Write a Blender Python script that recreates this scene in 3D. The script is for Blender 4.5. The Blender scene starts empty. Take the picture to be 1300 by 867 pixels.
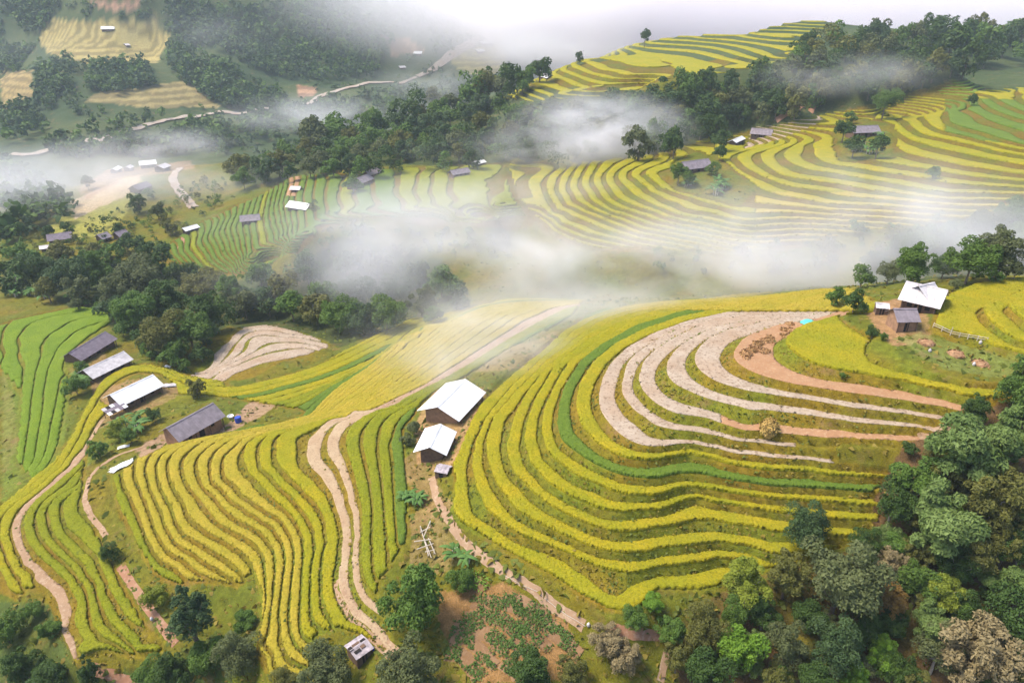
import bpy, math, random
import numpy as np
from mathutils import Vector, Matrix

# ---------------------------------------------------------------- camera, sky, sun, exposure
S = bpy.context.scene
COL = S.collection
W0, H0, FPX, PITCH, ZC = 1300.0, 867.0, 870.0, math.radians(27.0), 101.0
cam_data = bpy.data.cameras.new("camera")
cam_data.sensor_fit = 'HORIZONTAL'
cam_data.sensor_width = 36.0
cam_data.lens = 36.0 * FPX / W0
cam_data.clip_start = 0.5
cam_data.clip_end = 40000.0
cam = bpy.data.objects.new("camera", cam_data)
COL.objects.link(cam)
cam.location = (0, 0, ZC)
cam.rotation_euler = (math.pi / 2 - PITCH, 0, 0)
S.camera = cam

SUN_EL, SUN_AZ = math.radians(60), math.radians(-85)     # azimuth from +Y towards +X
world = bpy.data.worlds.new("World")
S.world = world
world.use_nodes = True
wn = world.node_tree
bg = wn.nodes["Background"]
sky = wn.nodes.new("ShaderNodeTexSky")
sky.sky_type = 'NISHITA'
sky.sun_disc = False
sky.sun_elevation = SUN_EL
sky.sun_rotation = SUN_AZ
sky.air_density = 1.0
sky.dust_density = 5.0
sky.ozone_density = 1.0
sky.altitude = 900
wn.links.new(sky.outputs[0], bg.inputs[0])
bg.inputs[1].default_value = 0.14

sd = bpy.data.lights.new("sun", 'SUN')
sd.energy = 2.3
sd.angle = math.radians(18)
sd.color = (1.0, 0.91, 0.78)
sun = bpy.data.objects.new("sun", sd)
COL.objects.link(sun)
sdir = Vector((math.sin(SUN_AZ) * math.cos(SUN_EL), math.cos(SUN_AZ) * math.cos(SUN_EL), math.sin(SUN_EL)))
sun.rotation_euler = sdir.to_track_quat('Z', 'Y').to_euler()
sun.location = (0, 0, 400)

S.view_settings.view_transform = 'Standard'
S.view_settings.look = 'None'
S.view_settings.gamma = 1.0
S.view_settings.exposure = 1.22
S.render.engine = 'CYCLES'
cy = S.cycles
cy.use_denoising = True
try:
    cy.denoiser = 'OPENIMAGEDENOISE'
except Exception:
    pass
cy.max_bounces = 32
cy.diffuse_bounces = 3
cy.glossy_bounces = 2
cy.transmission_bounces = 4
cy.transparent_max_bounces = 12
cy.volume_bounces = 32
cy.volume_step_rate = 1.0
cy.volume_max_steps = 256
cy.use_adaptive_sampling = True
cy.adaptive_threshold = 0.02

rng = np.random.default_rng(7)
random.seed(7)

# ---------------------------------------------------------------- helpers
CP, SP = math.cos(PITCH), math.sin(PITCH)

def raydir(u, v):
    a = (np.asarray(u, float) - W0 / 2) / FPX
    b = (H0 / 2 - np.asarray(v, float)) / FPX
    return a, CP + b * SP, -SP + b * CP

def at_z(u, v, z):
    """world x, y where the sight line through photo pixel (u, v) meets height z"""
    dx, dy, dz = raydir(u, v)
    t = (z - ZC) / dz
    return dx * t, dy * t

def pix(x, y, z):
    """photo pixel of a world point"""
    f = y * CP - (z - ZC) * SP
    up = y * SP + (z - ZC) * CP
    f = np.maximum(f, 1e-3)
    return W0 / 2 + FPX * x / f, H0 / 2 - FPX * up / f

def inpoly(u, v, poly):
    p = np.asarray(poly, float)
    r = np.zeros(np.shape(u), bool)
    n = len(p)
    for i in range(n):
        x1, y1 = p[i]
        x2, y2 = p[(i + 1) % n]
        c = (y1 > v) != (y2 > v)
        if y1 != y2:
            r ^= c & (u < (x2 - x1) * (v - y1) / (y2 - y1) + x1)
    return r

def vnoise(x, y, seed=0):
    """smooth value noise in [-1, 1]"""
    xi = np.floor(x).astype(np.int64)
    yi = np.floor(y).astype(np.int64)
    fx, fy = x - xi, y - yi
    fx = fx * fx * (3 - 2 * fx)
    fy = fy * fy * (3 - 2 * fy)
    def h(a, b):
        n = (a * 374761393 + b * 668265263 + seed * 1442695041) & 0xffffffff
        n = ((n ^ (n >> 13)) * 1274126177) & 0xffffffff
        n = n ^ (n >> 16)
        return (n & 0xffff) / 32767.5 - 1.0
    return (h(xi, yi) * (1 - fx) + h(xi + 1, yi) * fx) * (1 - fy) + (h(xi, yi + 1) * (1 - fx) + h(xi + 1, yi + 1) * fx) * fy

def fbm(x, y, oct=4, seed=0):
    s = 0
    a = 1.0
    for i in range(oct):
        s = s + a * vnoise(x * 2 ** i + 17.3 * i, y * 2 ** i - 9.1 * i, seed + i)
        a *= 0.5
    return s / 1.9

# ---------------------------------------------------------------- heights of the numbered terraces
def z_of(l):
    l = np.asarray(l, float)
    return np.where(l < 28, 0.7 * l, 19.6 + 1.4 * (l - 28))

def l_of(z):
    z = np.asarray(z, float)
    return np.where(z < 19.6, z / 0.7, 28 + (z - 19.6) / 1.4)

MZ0, MST = ZC - 86.0, 1.3          # opposite hill: terrace m lies at MZ0 + MST*m

# every line is the front lip of one terrace (a contour), traced from the photograph
NEAR = {
 # spur on the left
 0: [[(0,644),(25,629),(50,609),(75,584),(92,551),(105,524),(120,499),(135,481),(160,468),(187,465),(212,471),(237,481),(275,492),(325,488),(362,479),(400,467),(440,450),(480,430),(520,410)],
     [(0,725),(12,750),(22,757)]],
 1: [[(29,735),(17,722),(7,700),(1,675),(5,657),(22,640),(50,619),(80,593),(100,560),(115,527),(130,502),(150,484),(187,475),(212,481),(240,492),(290,500),(325,495),(365,485),(405,473),(445,456),(485,436),(528,413)]],
 2: [[(100,842),(87,825),(77,805),(75,775),(67,755),(45,737),(30,717),(19,692),(15,670),(21,655),(37,636),(75,603),(110,565),(128,535),(145,525),(165,521),(200,511),(240,502),(300,504),(340,497),(375,488),(412,476),(450,460),(490,440),(535,415)]],
 3: [[(130,824),(112,812),(100,797),(100,767),(87,740),(67,720),(45,700),(34,680),(32,662),(37,648),(62,623),(82,606),(105,586),(122,566)],
     [(330,505),(380,492),(420,479),(457,463),(495,443),(540,418)]],
 4: [[(187,837),(162,827),(137,812),(120,797),(115,770),(107,742),(87,717),(65,697),(52,680),(47,660),(50,648),(72,626),(92,608),(108,592)],
     [(345,508),(385,497),(425,483),(462,466),(500,446),(545,421)]],
 5: [[(175,828),(150,800),(135,780),(125,757),(112,730),(95,707),(72,682),(64,657),(62,648),(80,628),(100,616),(110,600)]],
 6: [[(207,812),(190,797),(160,782),(140,750),(127,712),(107,690),(87,672),(82,655),(81,649),(92,628),(107,616),(114,603)]],
 7: [[(225,822),(195,785),(175,757),(155,725),(135,682),(125,665),(114,652),(107,641),(112,609),(125,594),(145,579),(175,569),(215,564),(260,556),(300,545),(330,532),(350,524)]],
 # fan
 9: [[(139,611),(145,629),(155,650),(170,677),(182,710),(197,727),(217,739)],
     [(345,541),(395,527),(415,506),(432,491),(465,469),(500,439),(540,413)]],
 10: [[(158,601),(162,621),(176,650),(185,677),(200,705),(220,720)]],
 11: [[(192,571),(177,582),(174,594),(179,619),(191,650),(200,677),(215,700),(230,709)]],
 12: [[(222,567),(205,572),(190,586),(187,596),(192,621),(207,650),(217,677),(235,697),(262,715),(287,730),(302,742)],
      [(365,542),(405,528),(425,511),(445,495),(480,470),(515,443),(552,416)]],
 13: [[(242,561),(217,572),(204,584),(201,596),(205,619),(221,650),(232,675),(240,681)]],
 14: [[(265,556),(232,569),(219,580),(215,592),(220,614),(232,634),(239,652),(260,672),(282,685),(307,700),(322,720),(330,750)],
      [(385,540),(415,529),(440,513),(462,498),(495,473),(530,446),(565,418),(600,398)]],
 15: [[(275,557),(250,570),(236,584),(234,595),(237,609),(252,631),(265,648),(282,667),(305,680),(325,692),(336,707),(339,732),(339,765),(332,800),(329,825),(340,850),(352,865)]],
 16: [[(350,545),(295,556),(270,567),(256,579),(252,591),(255,609),(272,629),(287,648),(305,662),(325,672),(340,687),(350,707),(351,732),(347,770),(344,807),(349,835),(362,855)]],
 17: [[(312,554),(282,569),(271,584),(269,596),(272,614),(290,631),(325,655),(347,670),(360,690),(364,712),(360,745),(356,782),(360,815),(372,837),(390,846)],
      [(400,537),(430,527),(460,510),(490,490),(520,467),(555,439),(592,412),(630,393)]],
 18: [[(350,547),(325,552),(300,569),(287,581),(285,594),(290,609),(310,631),(340,651),(360,665),(372,687),(375,712),(371,750),(369,787),(376,814)]],
 19: [[(370,546),(325,558),(315,564),(311,576),(315,594),(325,608),(345,631),(366,650),(382,675),(387,700),(385,737),(384,775),(385,806)]],
 20: [[(445,524),(387,541),(350,550),(333,564),(330,576),(332,594),(352,614),(370,631),(386,650),(400,675),(402,700),(397,725),(396,760),(400,787),(410,797)]],
 21: [[(437,529),(400,540),(367,549),(354,559),(352,574),(357,594),(370,609),(387,626),(407,648),(414,675),(412,700),(409,725),(410,755),(417,780),(425,797)],
      [(437,529),(480,514),(535,486),(575,459),(615,432),(655,405),(690,391)]],
 22: [[(500,830),(475,805),(452,785),(435,757),(430,735),(434,712),(435,675),(429,650),(420,624),(407,604),(392,586),(391,569),(402,549),(425,531),(450,521),(487,513),(540,488),(580,463),(625,434),(670,406),(705,391)]],
 23: [[(475,775),(460,762),(450,740),(447,710),(451,680),(448,650),(442,626),(430,596),(416,574),(417,556),(432,536),(465,524),(500,511),(550,486),(590,463),(635,434),(680,407),(715,391)]],
 24: [[(477,754),(467,742),(461,720),(459,687),(460,650),(450,604),(442,576),(440,559),(447,543),(468,528),(505,514)]],
 25: [[(480,735),(476,722),(474,690),(475,650),(472,614),(465,584),(461,564),(466,543),(486,524),(515,511)]],
 26: [[(497,715),(495,700),(490,649),(486,609),(482,571),(485,546),(502,526),(530,508)]],
 27: [[(506,690),(502,649),(501,596),(497,564),(505,540),(525,520),(545,510)]],
 # bowl
 30: [[(925,740),(892,750),(862,751),(835,750),(815,768),(792,779),(772,775),(737,756),(697,730),(650,705),(605,677),(585,665),(575,648),(577,614),(575,589),(580,569),(594,544),(612,514),(650,479),(690,447),(720,420)]],
 31: [[(945,712),(910,709),(875,715),(840,719),(810,726),(780,724),(750,715),(722,702),(682,687),(650,672),(622,650),(612,631),(603,606),(601,584),(607,557),(620,529),(650,492),(690,455),(727,423)]],
 32: [[(975,702),(937,692),(905,689),(862,694),(825,700),(790,702),(757,697),(715,680),(680,662),(655,647),(632,616),(620,586),(617,560),(626,532),(652,502),(692,462),(735,428),(765,408)]],
 33: [[(1100,684),(1062,681),(975,674),(932,667),(890,661),(862,665),(830,670),(797,675),(765,671),(740,662),(717,651),(687,633),(667,613),(650,594),(645,576),(647,556),(654,530),(668,503),(690,473),(715,450),(745,428),(780,407)]],
 34: [[(1115,662),(1055,659),(975,649),(925,640),(885,633),(862,638),(835,647),(790,650),(757,645),(725,631),(697,614),(675,589),(666,562),(669,539),(679,509),(704,467),(735,441),(780,414),(825,398)]],
 35: [[(1110,642),(1050,638),(975,633),(925,626),(887,620),(862,621),(830,629),(797,628),(762,616),(732,604),(702,581),(691,559),(689,537),(694,515),(710,481),(727,457),(755,438),(800,412),(850,397)]],
 36: [[(1095,625),(1050,621),(975,617),(937,611),(900,604),(870,601),(840,606),(810,606),(775,598),(747,584),(725,569),(712,556),(708,538),(710,516),(718,490),(737,460),(762,440),(805,416),(860,398),(900,391)]],
 37: [[(1130,607),(1075,604),(1025,598),(975,597),(937,591),(900,581),(875,577),(850,580),(825,584),(790,580),(762,566),(747,551),(735,530),(732,509),(737,488),(754,461),(782,438),(815,421),(860,405),(910,394)]],
 38: [[(1010,583),(975,580),(937,576),(900,568),(870,563),(847,566),(822,566),(795,556),(775,539),(763,521),(761,501),(766,479),(777,460),(797,441),(830,423),(875,407),(925,396)]],
 39: [[(1010,567),(975,563),(950,560),(912,553),(875,547),(847,543),(820,530),(798,511),(790,489),(795,466),(808,449),(835,431),(870,414),(920,402),(975,395)]],
 40: [[(1147,561),(1100,559),(1050,556),(990,550),(950,547),(915,537),(900,531),(857,524),(832,511),(817,496),(811,479),(816,461),(830,446),(850,432),(885,415),(930,404),(985,397)]],
 41: [[(1190,549),(1167,542),(1100,537),(1037,528),(975,520),(937,515),(900,506),(875,496),(852,482),(847,466),(853,451),(870,435),(903,417),(950,407),(1000,400)]],
 42: [[(1210,536),(1202,534),(1137,524),(1087,518),(1025,507),(975,500),(950,496),(912,485),(890,471),(882,456),(886,444),(900,430),(930,417),(980,406),(1030,401)]],
 43: [[(1225,523),(1215,521),(1175,513),(1125,505),(1075,498),(1010,488),(975,479),(944,466),(932,454),(937,439),(955,424),(990,412),(1035,405)]],
 44: [[(1277,507),(1247,505),(1200,496),(1150,485),(1100,476),(1050,467),(1020,456),(1004,445),(997,436),(1004,424),(1030,411),(1060,403)]],
 45: [[(1285,487),(1225,484),(1187,476),(1145,466),(1115,455),(1107,444),(1112,430),(1125,415),(1132,402)]],
 46: [[(1262,440),(1247,431),(1206,421),(1184,411),(1184,398),(1206,375),(1240,362),(1300,354)]],
 47: [[(1300,436),(1268,418),(1251,399),(1265,385),(1300,370)]],
 48: [[(1300,408),(1280,388),(1300,379)]],
 # lower green fields, far left
 -2: [[(62,560),(70,520),(80,480),(86,455),(100,442)], [(262,484),(277,474),(329,453),(360,446),(391,443)]],
 -3: [[(45,575),(55,520),(57,497),(63,467),(76,440),(97,422),(125,412),(150,407)]],
 -4: [[(30,590),(40,530),(41,512),(46,474),(59,434),(80,417),(130,402)], [(246,478),(270,472),(311,446),(319,430),(345,427),(377,429),(415,437)]],
 -5: [[(10,600),(22,530),(28,500),(33,465),(24,446),(24,430),(40,412),(70,402)]],
 -6: [[(0,470),(8,450),(4,432),(10,415),(35,399),(80,391),(120,393)], [(240,472),(272,455),(294,432),(305,419),(346,415),(377,421)]],
 -7: [[(0,398),(30,387),(75,381),(130,388)]],
}
MID = {
 0: [[(674,242),(682,262),(712,282),(750,297)]],
 1: [[(697,247),(707,262),(735,277),(775,294),(820,306)]],
 2: [[(710,244),(720,260),(750,273),(790,289),(825,299),(875,309)]],
 3: [[(724,237),(732,254),(755,267),(790,280),(820,292)]],
 4: [[(740,237),(755,257),(775,269)]],
 5: [[(755,234),(767,252),(785,263),(810,272),(850,284),(885,290)]],
 6: [[(771,232),(782,249),(805,261),(830,268),(850,277),(885,284)]],
 7: [[(789,232),(805,247),(835,263),(862,273),(890,278)]],
 8: [[(810,229),(835,247),(862,258),(900,270),(942,281)]],
 9: [[(820,222),(840,239),(870,249),(895,257),(940,269)]],
 11: [[(917,208),(926,218),(946,229),(974,243),(1012,252),(1060,260)]],
 12: [[(936,202),(946,212),(964,222),(998,236),(1047,243),(1100,252)]],
 13: [[(967,201),(976,212),(991,222),(1040,231),(1090,239)]],
 14: [[(995,197),(1003,206),(1016,212),(1057,220),(1120,231),(1200,245)]],
 15: [[(1033,183),(1036,199),(1057,209),(1120,219),(1180,228)]],
 17: [[(1128,178),(1140,188),(1160,197),(1220,210),(1300,222)]],
 18: [[(1133,163),(1154,177),(1185,187),(1240,199),(1300,210)]],
 19: [[(1147,149),(1158,161),(1171,170),(1206,178),(1250,188),(1300,198)]],
 21: [[(1203,140),(1206,155),(1230,164),(1270,176),(1300,184)]],
 22: [[(1228,128),(1235,142),(1260,155),(1300,168)]],
 24: [[(1250,112),(1262,124),(1280,134),(1300,142)]],
 25: [[(1272,100),(1282,110),(1300,120)]],
 26: [[(1290,92),(1300,98)]],
}
# spot heights (pixel, height below the camera) for valleys, crests and mountains
SPOT = [
 # ground in front of / around the near terraces
 (0,780,-103.6),(0,866,-105.5),(50,850,-104),(100,866,-102.5),(160,866,-101.5),(250,866,-98.2),(300,800,-95.5),(270,770,-95.2),(320,866,-95),
 (455,825,-87.2),(430,866,-88.5),(520,800,-85.3),(520,866,-87),(600,760,-83.4),(650,800,-83),(640,866,-84.5),(560,700,-82.2),(548,640,-81.2),(545,600,-80.8),(700,770,-81.2),(745,797,-81.2),(800,866,-84.5),
 (570,560,-80.2),(560,530,-80.0),(600,495,-79.8),(560,500,-80.2),(530,560,-81.4),(640,470,-79.6),
 (650,455,-79.8),(690,428,-79.6),
 (880,800,-82),(950,800,-81.5),(1000,866,-84),(1150,800,-80),(1300,866,-82.5),(1300,720,-73),(1200,640,-69),(1180,700,-73.5),(1280,540,-62),(1300,600,-65),(1050,760,-79),
 (1230,460,-58),(1290,455,-57),(1160,400,-57.4),(1120,392,-58),
 # houses on the spur
 (115,440,-103.2),(140,462,-102),(170,497,-99.2),(245,540,-96.8),(215,540,-97),(300,522,-96.6),(150,550,-97.4),(100,470,-102.6),(180,440,-104),(230,450,-104.3),(430,440,-103.5),
 # valley wood
 (0,340,-112),(60,350,-112),(140,360,-112),(180,400,-108),(250,405,-108.5),(330,400,-109),(450,405,-107),(550,380,-106.5),(400,362,-111),(470,335,-106.5),(250,370,-112),(200,347,-114),(550,340,-105.5),
 # opposite hill, left part
 (430,218,-92),(560,212,-88.5),(640,209,-86.8),(330,246,-101),(280,272,-105.2),(230,298,-109),(185,330,-113),(430,300,-98),(560,300,-97),(640,310,-99),(620,285,-93),(350,352,-111),(480,290,-94),
 (690,209,-85.5),(760,206,-80),(860,192,-74),(900,178,-71.5),(940,160,-68.5),(1010,150,-66.5),(1100,136,-63.5),(1200,110,-57.5),(1240,84,-50),(1300,68,-45),
 (100,300,-110),(130,260,-108),(150,235,-105),(230,240,-106),(0,300,-115),(0,250,-126),(60,320,-112),(250,212,-104),(180,280,-109.5),
 # hollow and wooded ridge behind the opposite hill
 (450,190,-90),(350,215,-97),(520,160,-82),(600,130,-72),(700,180,-77),(790,160,-68),(900,48,-36),(1000,38,-31),(1150,42,-33),(1300,36,-30.5),(900,112,-50),(1000,112,-49),(1100,100,-46),(1200,80,-41),(650,130,-68),(620,150,-76),(820,112,-52),
 # river valley, road and mountain
 (30,200,-128),(200,192,-128),(320,170,-124),(430,150,-119),(560,110,-105),(130,180,-121.5),(230,150,-119.5),(325,140,-117),(430,118,-111),(520,100,-104.5),(600,55,-80),(640,75,-92),
 (200,100,-88),(200,50,-55),(200,6,-14.5),(0,50,-57),(0,6,-15),(0,120,-104),(0,160,-118),(400,60,-66),(400,6,-15.5),(550,50,-66),(550,8,-18),(450,90,-92),(300,60,-63),(300,100,-91),(100,80,-76),
]
# points given directly as world x, y, height below camera (ground the camera does not see)
HID = [(-40,35,-90),(0,35,-88),(40,35,-87),(70,60,-84),(-90,60,-106),(-140,110,-108),
 (20,235,-98.5),(60,228,-95.5),(110,222,-90),(170,210,-84),(230,205,-80),(-20,248,-102),(100,205,-85),(45,208,-90),(150,190,-77),
 (55,374,-79.5),(120,388,-75),(0,390,-85),(220,420,-66),(300,450,-58),
 (120,700,-52),(250,700,-46),(400,720,-45),(180,690,-48),(330,690,-44),(0,720,-105),(200,790,-95),(450,780,-85),(100,900,-130),(400,1000,-130),(750,1000,-130),(-300,520,-124),(-480,560,-128),(-150,560,-118),(-20,600,-100),
 (-900,1350,40),(-500,1400,45),(-150,1450,25),(150,1500,-40),(500,1500,-130),(1100,1500,-130),(-1400,1400,50)]
RIDGE = [(-56,[(665,110),(685,118),(707,126)]),(-53,[(692,100),(715,110),(742,120)]),(-51,[(705,92),(730,103),(757,115)]),(-46,[(737,77),(762,89),(832,100)]),(-44,[(807,62),(840,80),(885,96)]),(-41,[(870,54),(920,72),(975,85)]),(-36,[(930,48),(980,60),(1010,70)])]
for z_, l_ in [(-94,[(395,222),(391,250),(397,300)]),(-96,[(372,232),(365,255),(372,300),(380,325)]),(-98.5,[(348,250),(345,268),(350,290),(362,327)]),(-101,[(325,262),(318,285),(322,315),(335,345)]),(-103.5,[(300,268),(292,290),(300,320),(318,350)]),(-106,[(275,280),(268,300),(280,325),(307,350)]),(-108,[(250,296),(248,312),(262,332),(285,352)]),(-110,[(225,308),(228,322),(245,340)]),(-92,[(440,222),(432,250),(440,275)]),(-90.5,[(475,225),(478,250),(495,269)]),(-89.5,[(520,222),(515,245),(530,268)]),(-88,[(560,218),(556,245),(575,275)]),(-87,[(610,214),(612,245),(630,275)])]:
    RIDGE.append((z_, l_))
# ---------------------------------------------------------------- smooth height field (thin plate in az / log r)
def lp(x, y):
    return np.arctan2(x, y), np.log(np.hypot(x, y))

cx, cy_, cz = [], [], []
def add_line(pts, z):
    p = np.array(pts, float)
    x, y = at_z(p[:, 0], p[:, 1], z)
    for i in range(len(x) - 1):
        d = math.hypot(x[i + 1] - x[i], y[i + 1] - y[i])
        r = math.hypot(x[i], y[i])
        n = max(1, int(d / (0.03 * r)))
        for k in range(n):
            f = k / n
            cx.append(x[i] + f * (x[i + 1] - x[i]))
            cy_.append(y[i] + f * (y[i + 1] - y[i]))
            cz.append(z)
    cx.append(x[-1]); cy_.append(y[-1]); cz.append(z)
for k, ls in NEAR.items():
    for l in ls:
        add_line(l, float(z_of(k)))
for k, ls in MID.items():
    for l in ls:
        add_line(l, MZ0 + MST * k)
for zr, l in RIDGE:
    add_line(l, ZC + zr)
for u, v, zr in SPOT:
    x, y = at_z(u, v, ZC + zr)
    cx.append(float(x)); cy_.append(float(y)); cz.append(ZC + zr)
for x, y, zr in HID:
    cx.append(x); cy_.append(y); cz.append(ZC + zr)
ca, cl = lp(np.array(cx), np.array(cy_))
cz = np.array(cz)

def tps(r2):
    return 0.5 * r2 * np.log(r2 + 1e-12)
N = len(cz)
R2 = (ca[:, None] - ca[None]) ** 2 + (cl[:, None] - cl[None]) ** 2
A = np.zeros((N + 3, N + 3))
A[:N, :N] = tps(R2) + np.eye(N) * 4e-5
Pm = np.stack([np.ones(N), ca, cl], 1)
A[:N, N:] = Pm
A[N:, :N] = Pm.T
wts = np.linalg.solve(A, np.concatenate([cz, np.zeros(3)]))

def H_eval(a, l):
    a = a.ravel(); l = l.ravel()
    out = np.empty(len(a))
    for i in range(0, len(a), 4000):
        r2 = (a[i:i + 4000, None] - ca[None]) ** 2 + (l[i:i + 4000, None] - cl[None]) ** 2
        out[i:i + 4000] = tps(r2) @ wts[:N] + wts[N] + wts[N + 1] * a[i:i + 4000] + wts[N + 2] * l[i:i + 4000]
    return out

AZM, NA = math.radians(56), 561
L0, L1, DL = math.log(36.0), math.log(1500.0), 0.0052
NL = int((L1 - L0) / DL) // 2 * 2 + 1
az = np.linspace(-AZM, AZM, NA)
lr = L0 + DL * np.arange(NL)
AC, LC = np.meshgrid(az[::2], lr[::2], indexing='xy')
HC = H_eval(AC, LC).reshape(AC.shape)
def up2(a, axis):
    a = np.moveaxis(a, axis, 0)
    n = a.shape[0]
    o = np.empty((2 * n - 1,) + a.shape[1:])
    o[::2] = a
    p = np.concatenate([2 * a[:1] - a[1:2], a, 2 * a[-1:] - a[-2:-1]])
    o[1::2] = (-p[:-3] + 9 * p[1:-2] + 9 * p[2:-1] - p[3:]) / 16
    return np.moveaxis(o, 0, axis)
HG = up2(up2(HC, 0), 1)
_r = np.exp(lr)[:, None]; _a = az[None]
_cap = ZC - 33.0 + 0.012 * (_r - 600)
_w = np.clip((_r - 430) / 60, 0, 1) * np.clip((1100 - _r) / 100, 0, 1) * np.clip((_a - 0.10) / 0.08, 0, 1)
HG = np.where(HG > _cap, HG + (_cap - HG) * _w, HG)                     # [NL, NA]
AG, LG = np.meshgrid(az, lr, indexing='xy')
RG = np.exp(LG)
XG, YG = RG * np.sin(AG), RG * np.cos(AG)
UG, VG = pix(XG, YG, HG)

# ---------------------------------------------------------------- which ground is terraced (outlines on the hillside)
TB = [(594,540),(573,589),(575,614),(572,650),(583,667),(605,679),(650,707),(697,732),(737,758),(772,777),(794,781),(815,771),(835,752),(892,752),(940,738),(985,722),(1010,712),(1060,696),(1105,688),(1120,664),(1122,640),(1108,622),(1135,612),(1140,598),(1060,585),(1060,560),(1150,566),(1210,552),(1222,525),(1280,510),(1292,488),(1230,480),(1180,468),(1140,452),(1128,425),(1160,418),(1190,424),(1262,448),(1330,470),(1330,345),(1240,352),(1206,366),(1180,395),(1130,390),(1090,366),(950,372),(860,382),(760,392),(735,405),(690,440),(650,470),(612,505)]
TF = [(137,605),(158,594),(175,580),(200,567),(250,553),(330,537),(345,539),(395,522),(430,487),(500,435),(560,398),(650,378),(745,380),(730,400),(640,447),(600,472),(540,508),(512,545),(519,600),(518,692),(508,697),(499,717),(482,738),(480,757),(505,838),(470,815),(430,800),(400,806),(394,850),(370,872),(346,872),(324,830),(330,790),(330,755),(320,725),(306,746),(262,740),(222,744),(195,732),(168,690),(150,650)]
TL = [(-20,655),(0,640),(75,580),(105,520),(125,485),(155,464),(187,460),(240,476),(300,490),(325,485),(400,463),(470,428),(520,405),(560,395),(500,437),(430,489),(395,524),(345,515),(300,507),(240,504),(165,523),(130,542),(125,565),(110,600),(105,640),(120,665),(135,690),(150,730),(190,795),(213,815),(195,842),(130,830),(108,848),(92,842),(72,800),(60,757),(40,748),(22,762),(-20,745)]
TN = [(-20,385),(60,374),(165,398),(140,412),(100,440),(92,470),(85,520),(72,585),(38,612),(16,585),(24,500),(-20,455)]
TP = [(240,476),(268,450),(290,428),(310,413),(350,411),(400,425),(425,438),(395,450),(360,458),(325,478),(285,486)]
TM = [(640,206),(760,203),(860,188),(940,155),(1010,148),(1100,132),(1200,106),(1240,80),(1320,60),(1320,268),(1220,285),(1100,298),(1000,318),(880,328),(760,322),(690,295),(655,250)]
TR = [(625,128),(665,108),(700,88),(738,75),(806,60),(880,40),(1000,26),(1060,28),(1040,60),(978,86),(930,92),(885,98),(832,104),(790,124),(740,130),(700,132)]
TM2 = [(190,330),(240,288),(330,247),(370,222),(470,214),(560,210),(640,206),(655,250),(690,290),(560,290),(480,275),(400,300),(360,345),(300,352)]
YARD = [[(1065,402),(1132,392),(1185,398),(1184,412),(1140,436),(1112,425)],          # right farm yard
        [(120,545),(150,520),(205,512),(300,508),(330,525),(300,545),(210,566),(130,600),(115,640),(108,600)],
        [(860,205),(885,192),(915,205),(960,240),(940,262),(860,240),(850,222)],
        [(1062,170),(1095,150),(1130,158),(1135,200),(1070,205)],
        [(128,505),(165,520),(225,498),(205,478),(170,475)]]
def mask_of(polys, sel):
    m = np.zeros(UG.shape, bool)
    for p in polys:
        m |= inpoly(UG, VG, p)
    return m & sel
R_SPLIT = 236.0 + 22 * np.clip(-XG / 120, 0, 1.2) - 30 * np.clip(XG / 150, 0, 1)   # valley line between the two hills
near = (RG < R_SPLIT + 25)
midr = (RG >= R_SPLIT + 25) & (RG < 560)
m_near = mask_of([TB, TF, TL, TN, TP], near)
ridr = (RG >= R_SPLIT + 25) & (RG < 760) & ~inpoly(UG, VG, [(0,140),(1400,140),(1400,2000),(0,2000)])
m_mid = mask_of([TM], midr)
m_fin = mask_of([TM2], midr) & ~m_mid
m_rid = mask_of([TR], ridr)
for yd in YARD:
    iy = inpoly(UG, VG, yd)
    m_near &= ~(iy & near)
    m_mid &= ~(iy & midr)
    m_fin &= ~(iy & midr)
def blur(m, n):
    m = m.astype(float)
    for _ in range(n):
        m[1:-1] = (m[:-2] + m[1:-1] + m[2:]) / 3
        m[:, 1:-1] = (m[:, :-2] + m[:, 1:-1] + m[:, 2:]) / 3
    return m
def blend(m):
    b = blur(m, 3)
    return np.clip((b - 0.25) / 0.5, 0, 1)
bn, bm, brd, bf = blend(m_near), blend(m_mid), blend(m_rid), blend(m_fin)

# relief of ground that is not terraced
tm = np.maximum(np.maximum(bn, bm), np.maximum(brd, bf))
rough = 0.25 * fbm(XG / 3.1, YG / 3.1, 3, 3) + 0.5 * fbm(XG / 11, YG / 11, 2, 9)
farw = np.clip((RG - 520) / 250, 0, 1)
ridge = (1 - np.abs(fbm(XG / 170 + 0.3 * YG / 170, YG / 330, 4, 21)) * 2.0) * 11 + 4 * fbm(XG / 45, YG / 45, 3, 33)
HG = HG + (1 - tm) * rough * np.clip(RG / 120, 0.5, 2.0) + farw * ridge * np.clip((RG - 560) / 200, 0, 1)

# ---------------------------------------------------------------- cut the sheet along every lip and foot line
RST, FST = 2.0, 0.75
LEV = np.where(brd > 0, (HG - MZ0) / RST + 2000.0, np.where((bm > 0) & (bm >= bf), (HG - MZ0) / MST + 1000.0, np.where(bf > 0, (HG - MZ0) / FST + 3000.0, l_of(HG))))
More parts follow.
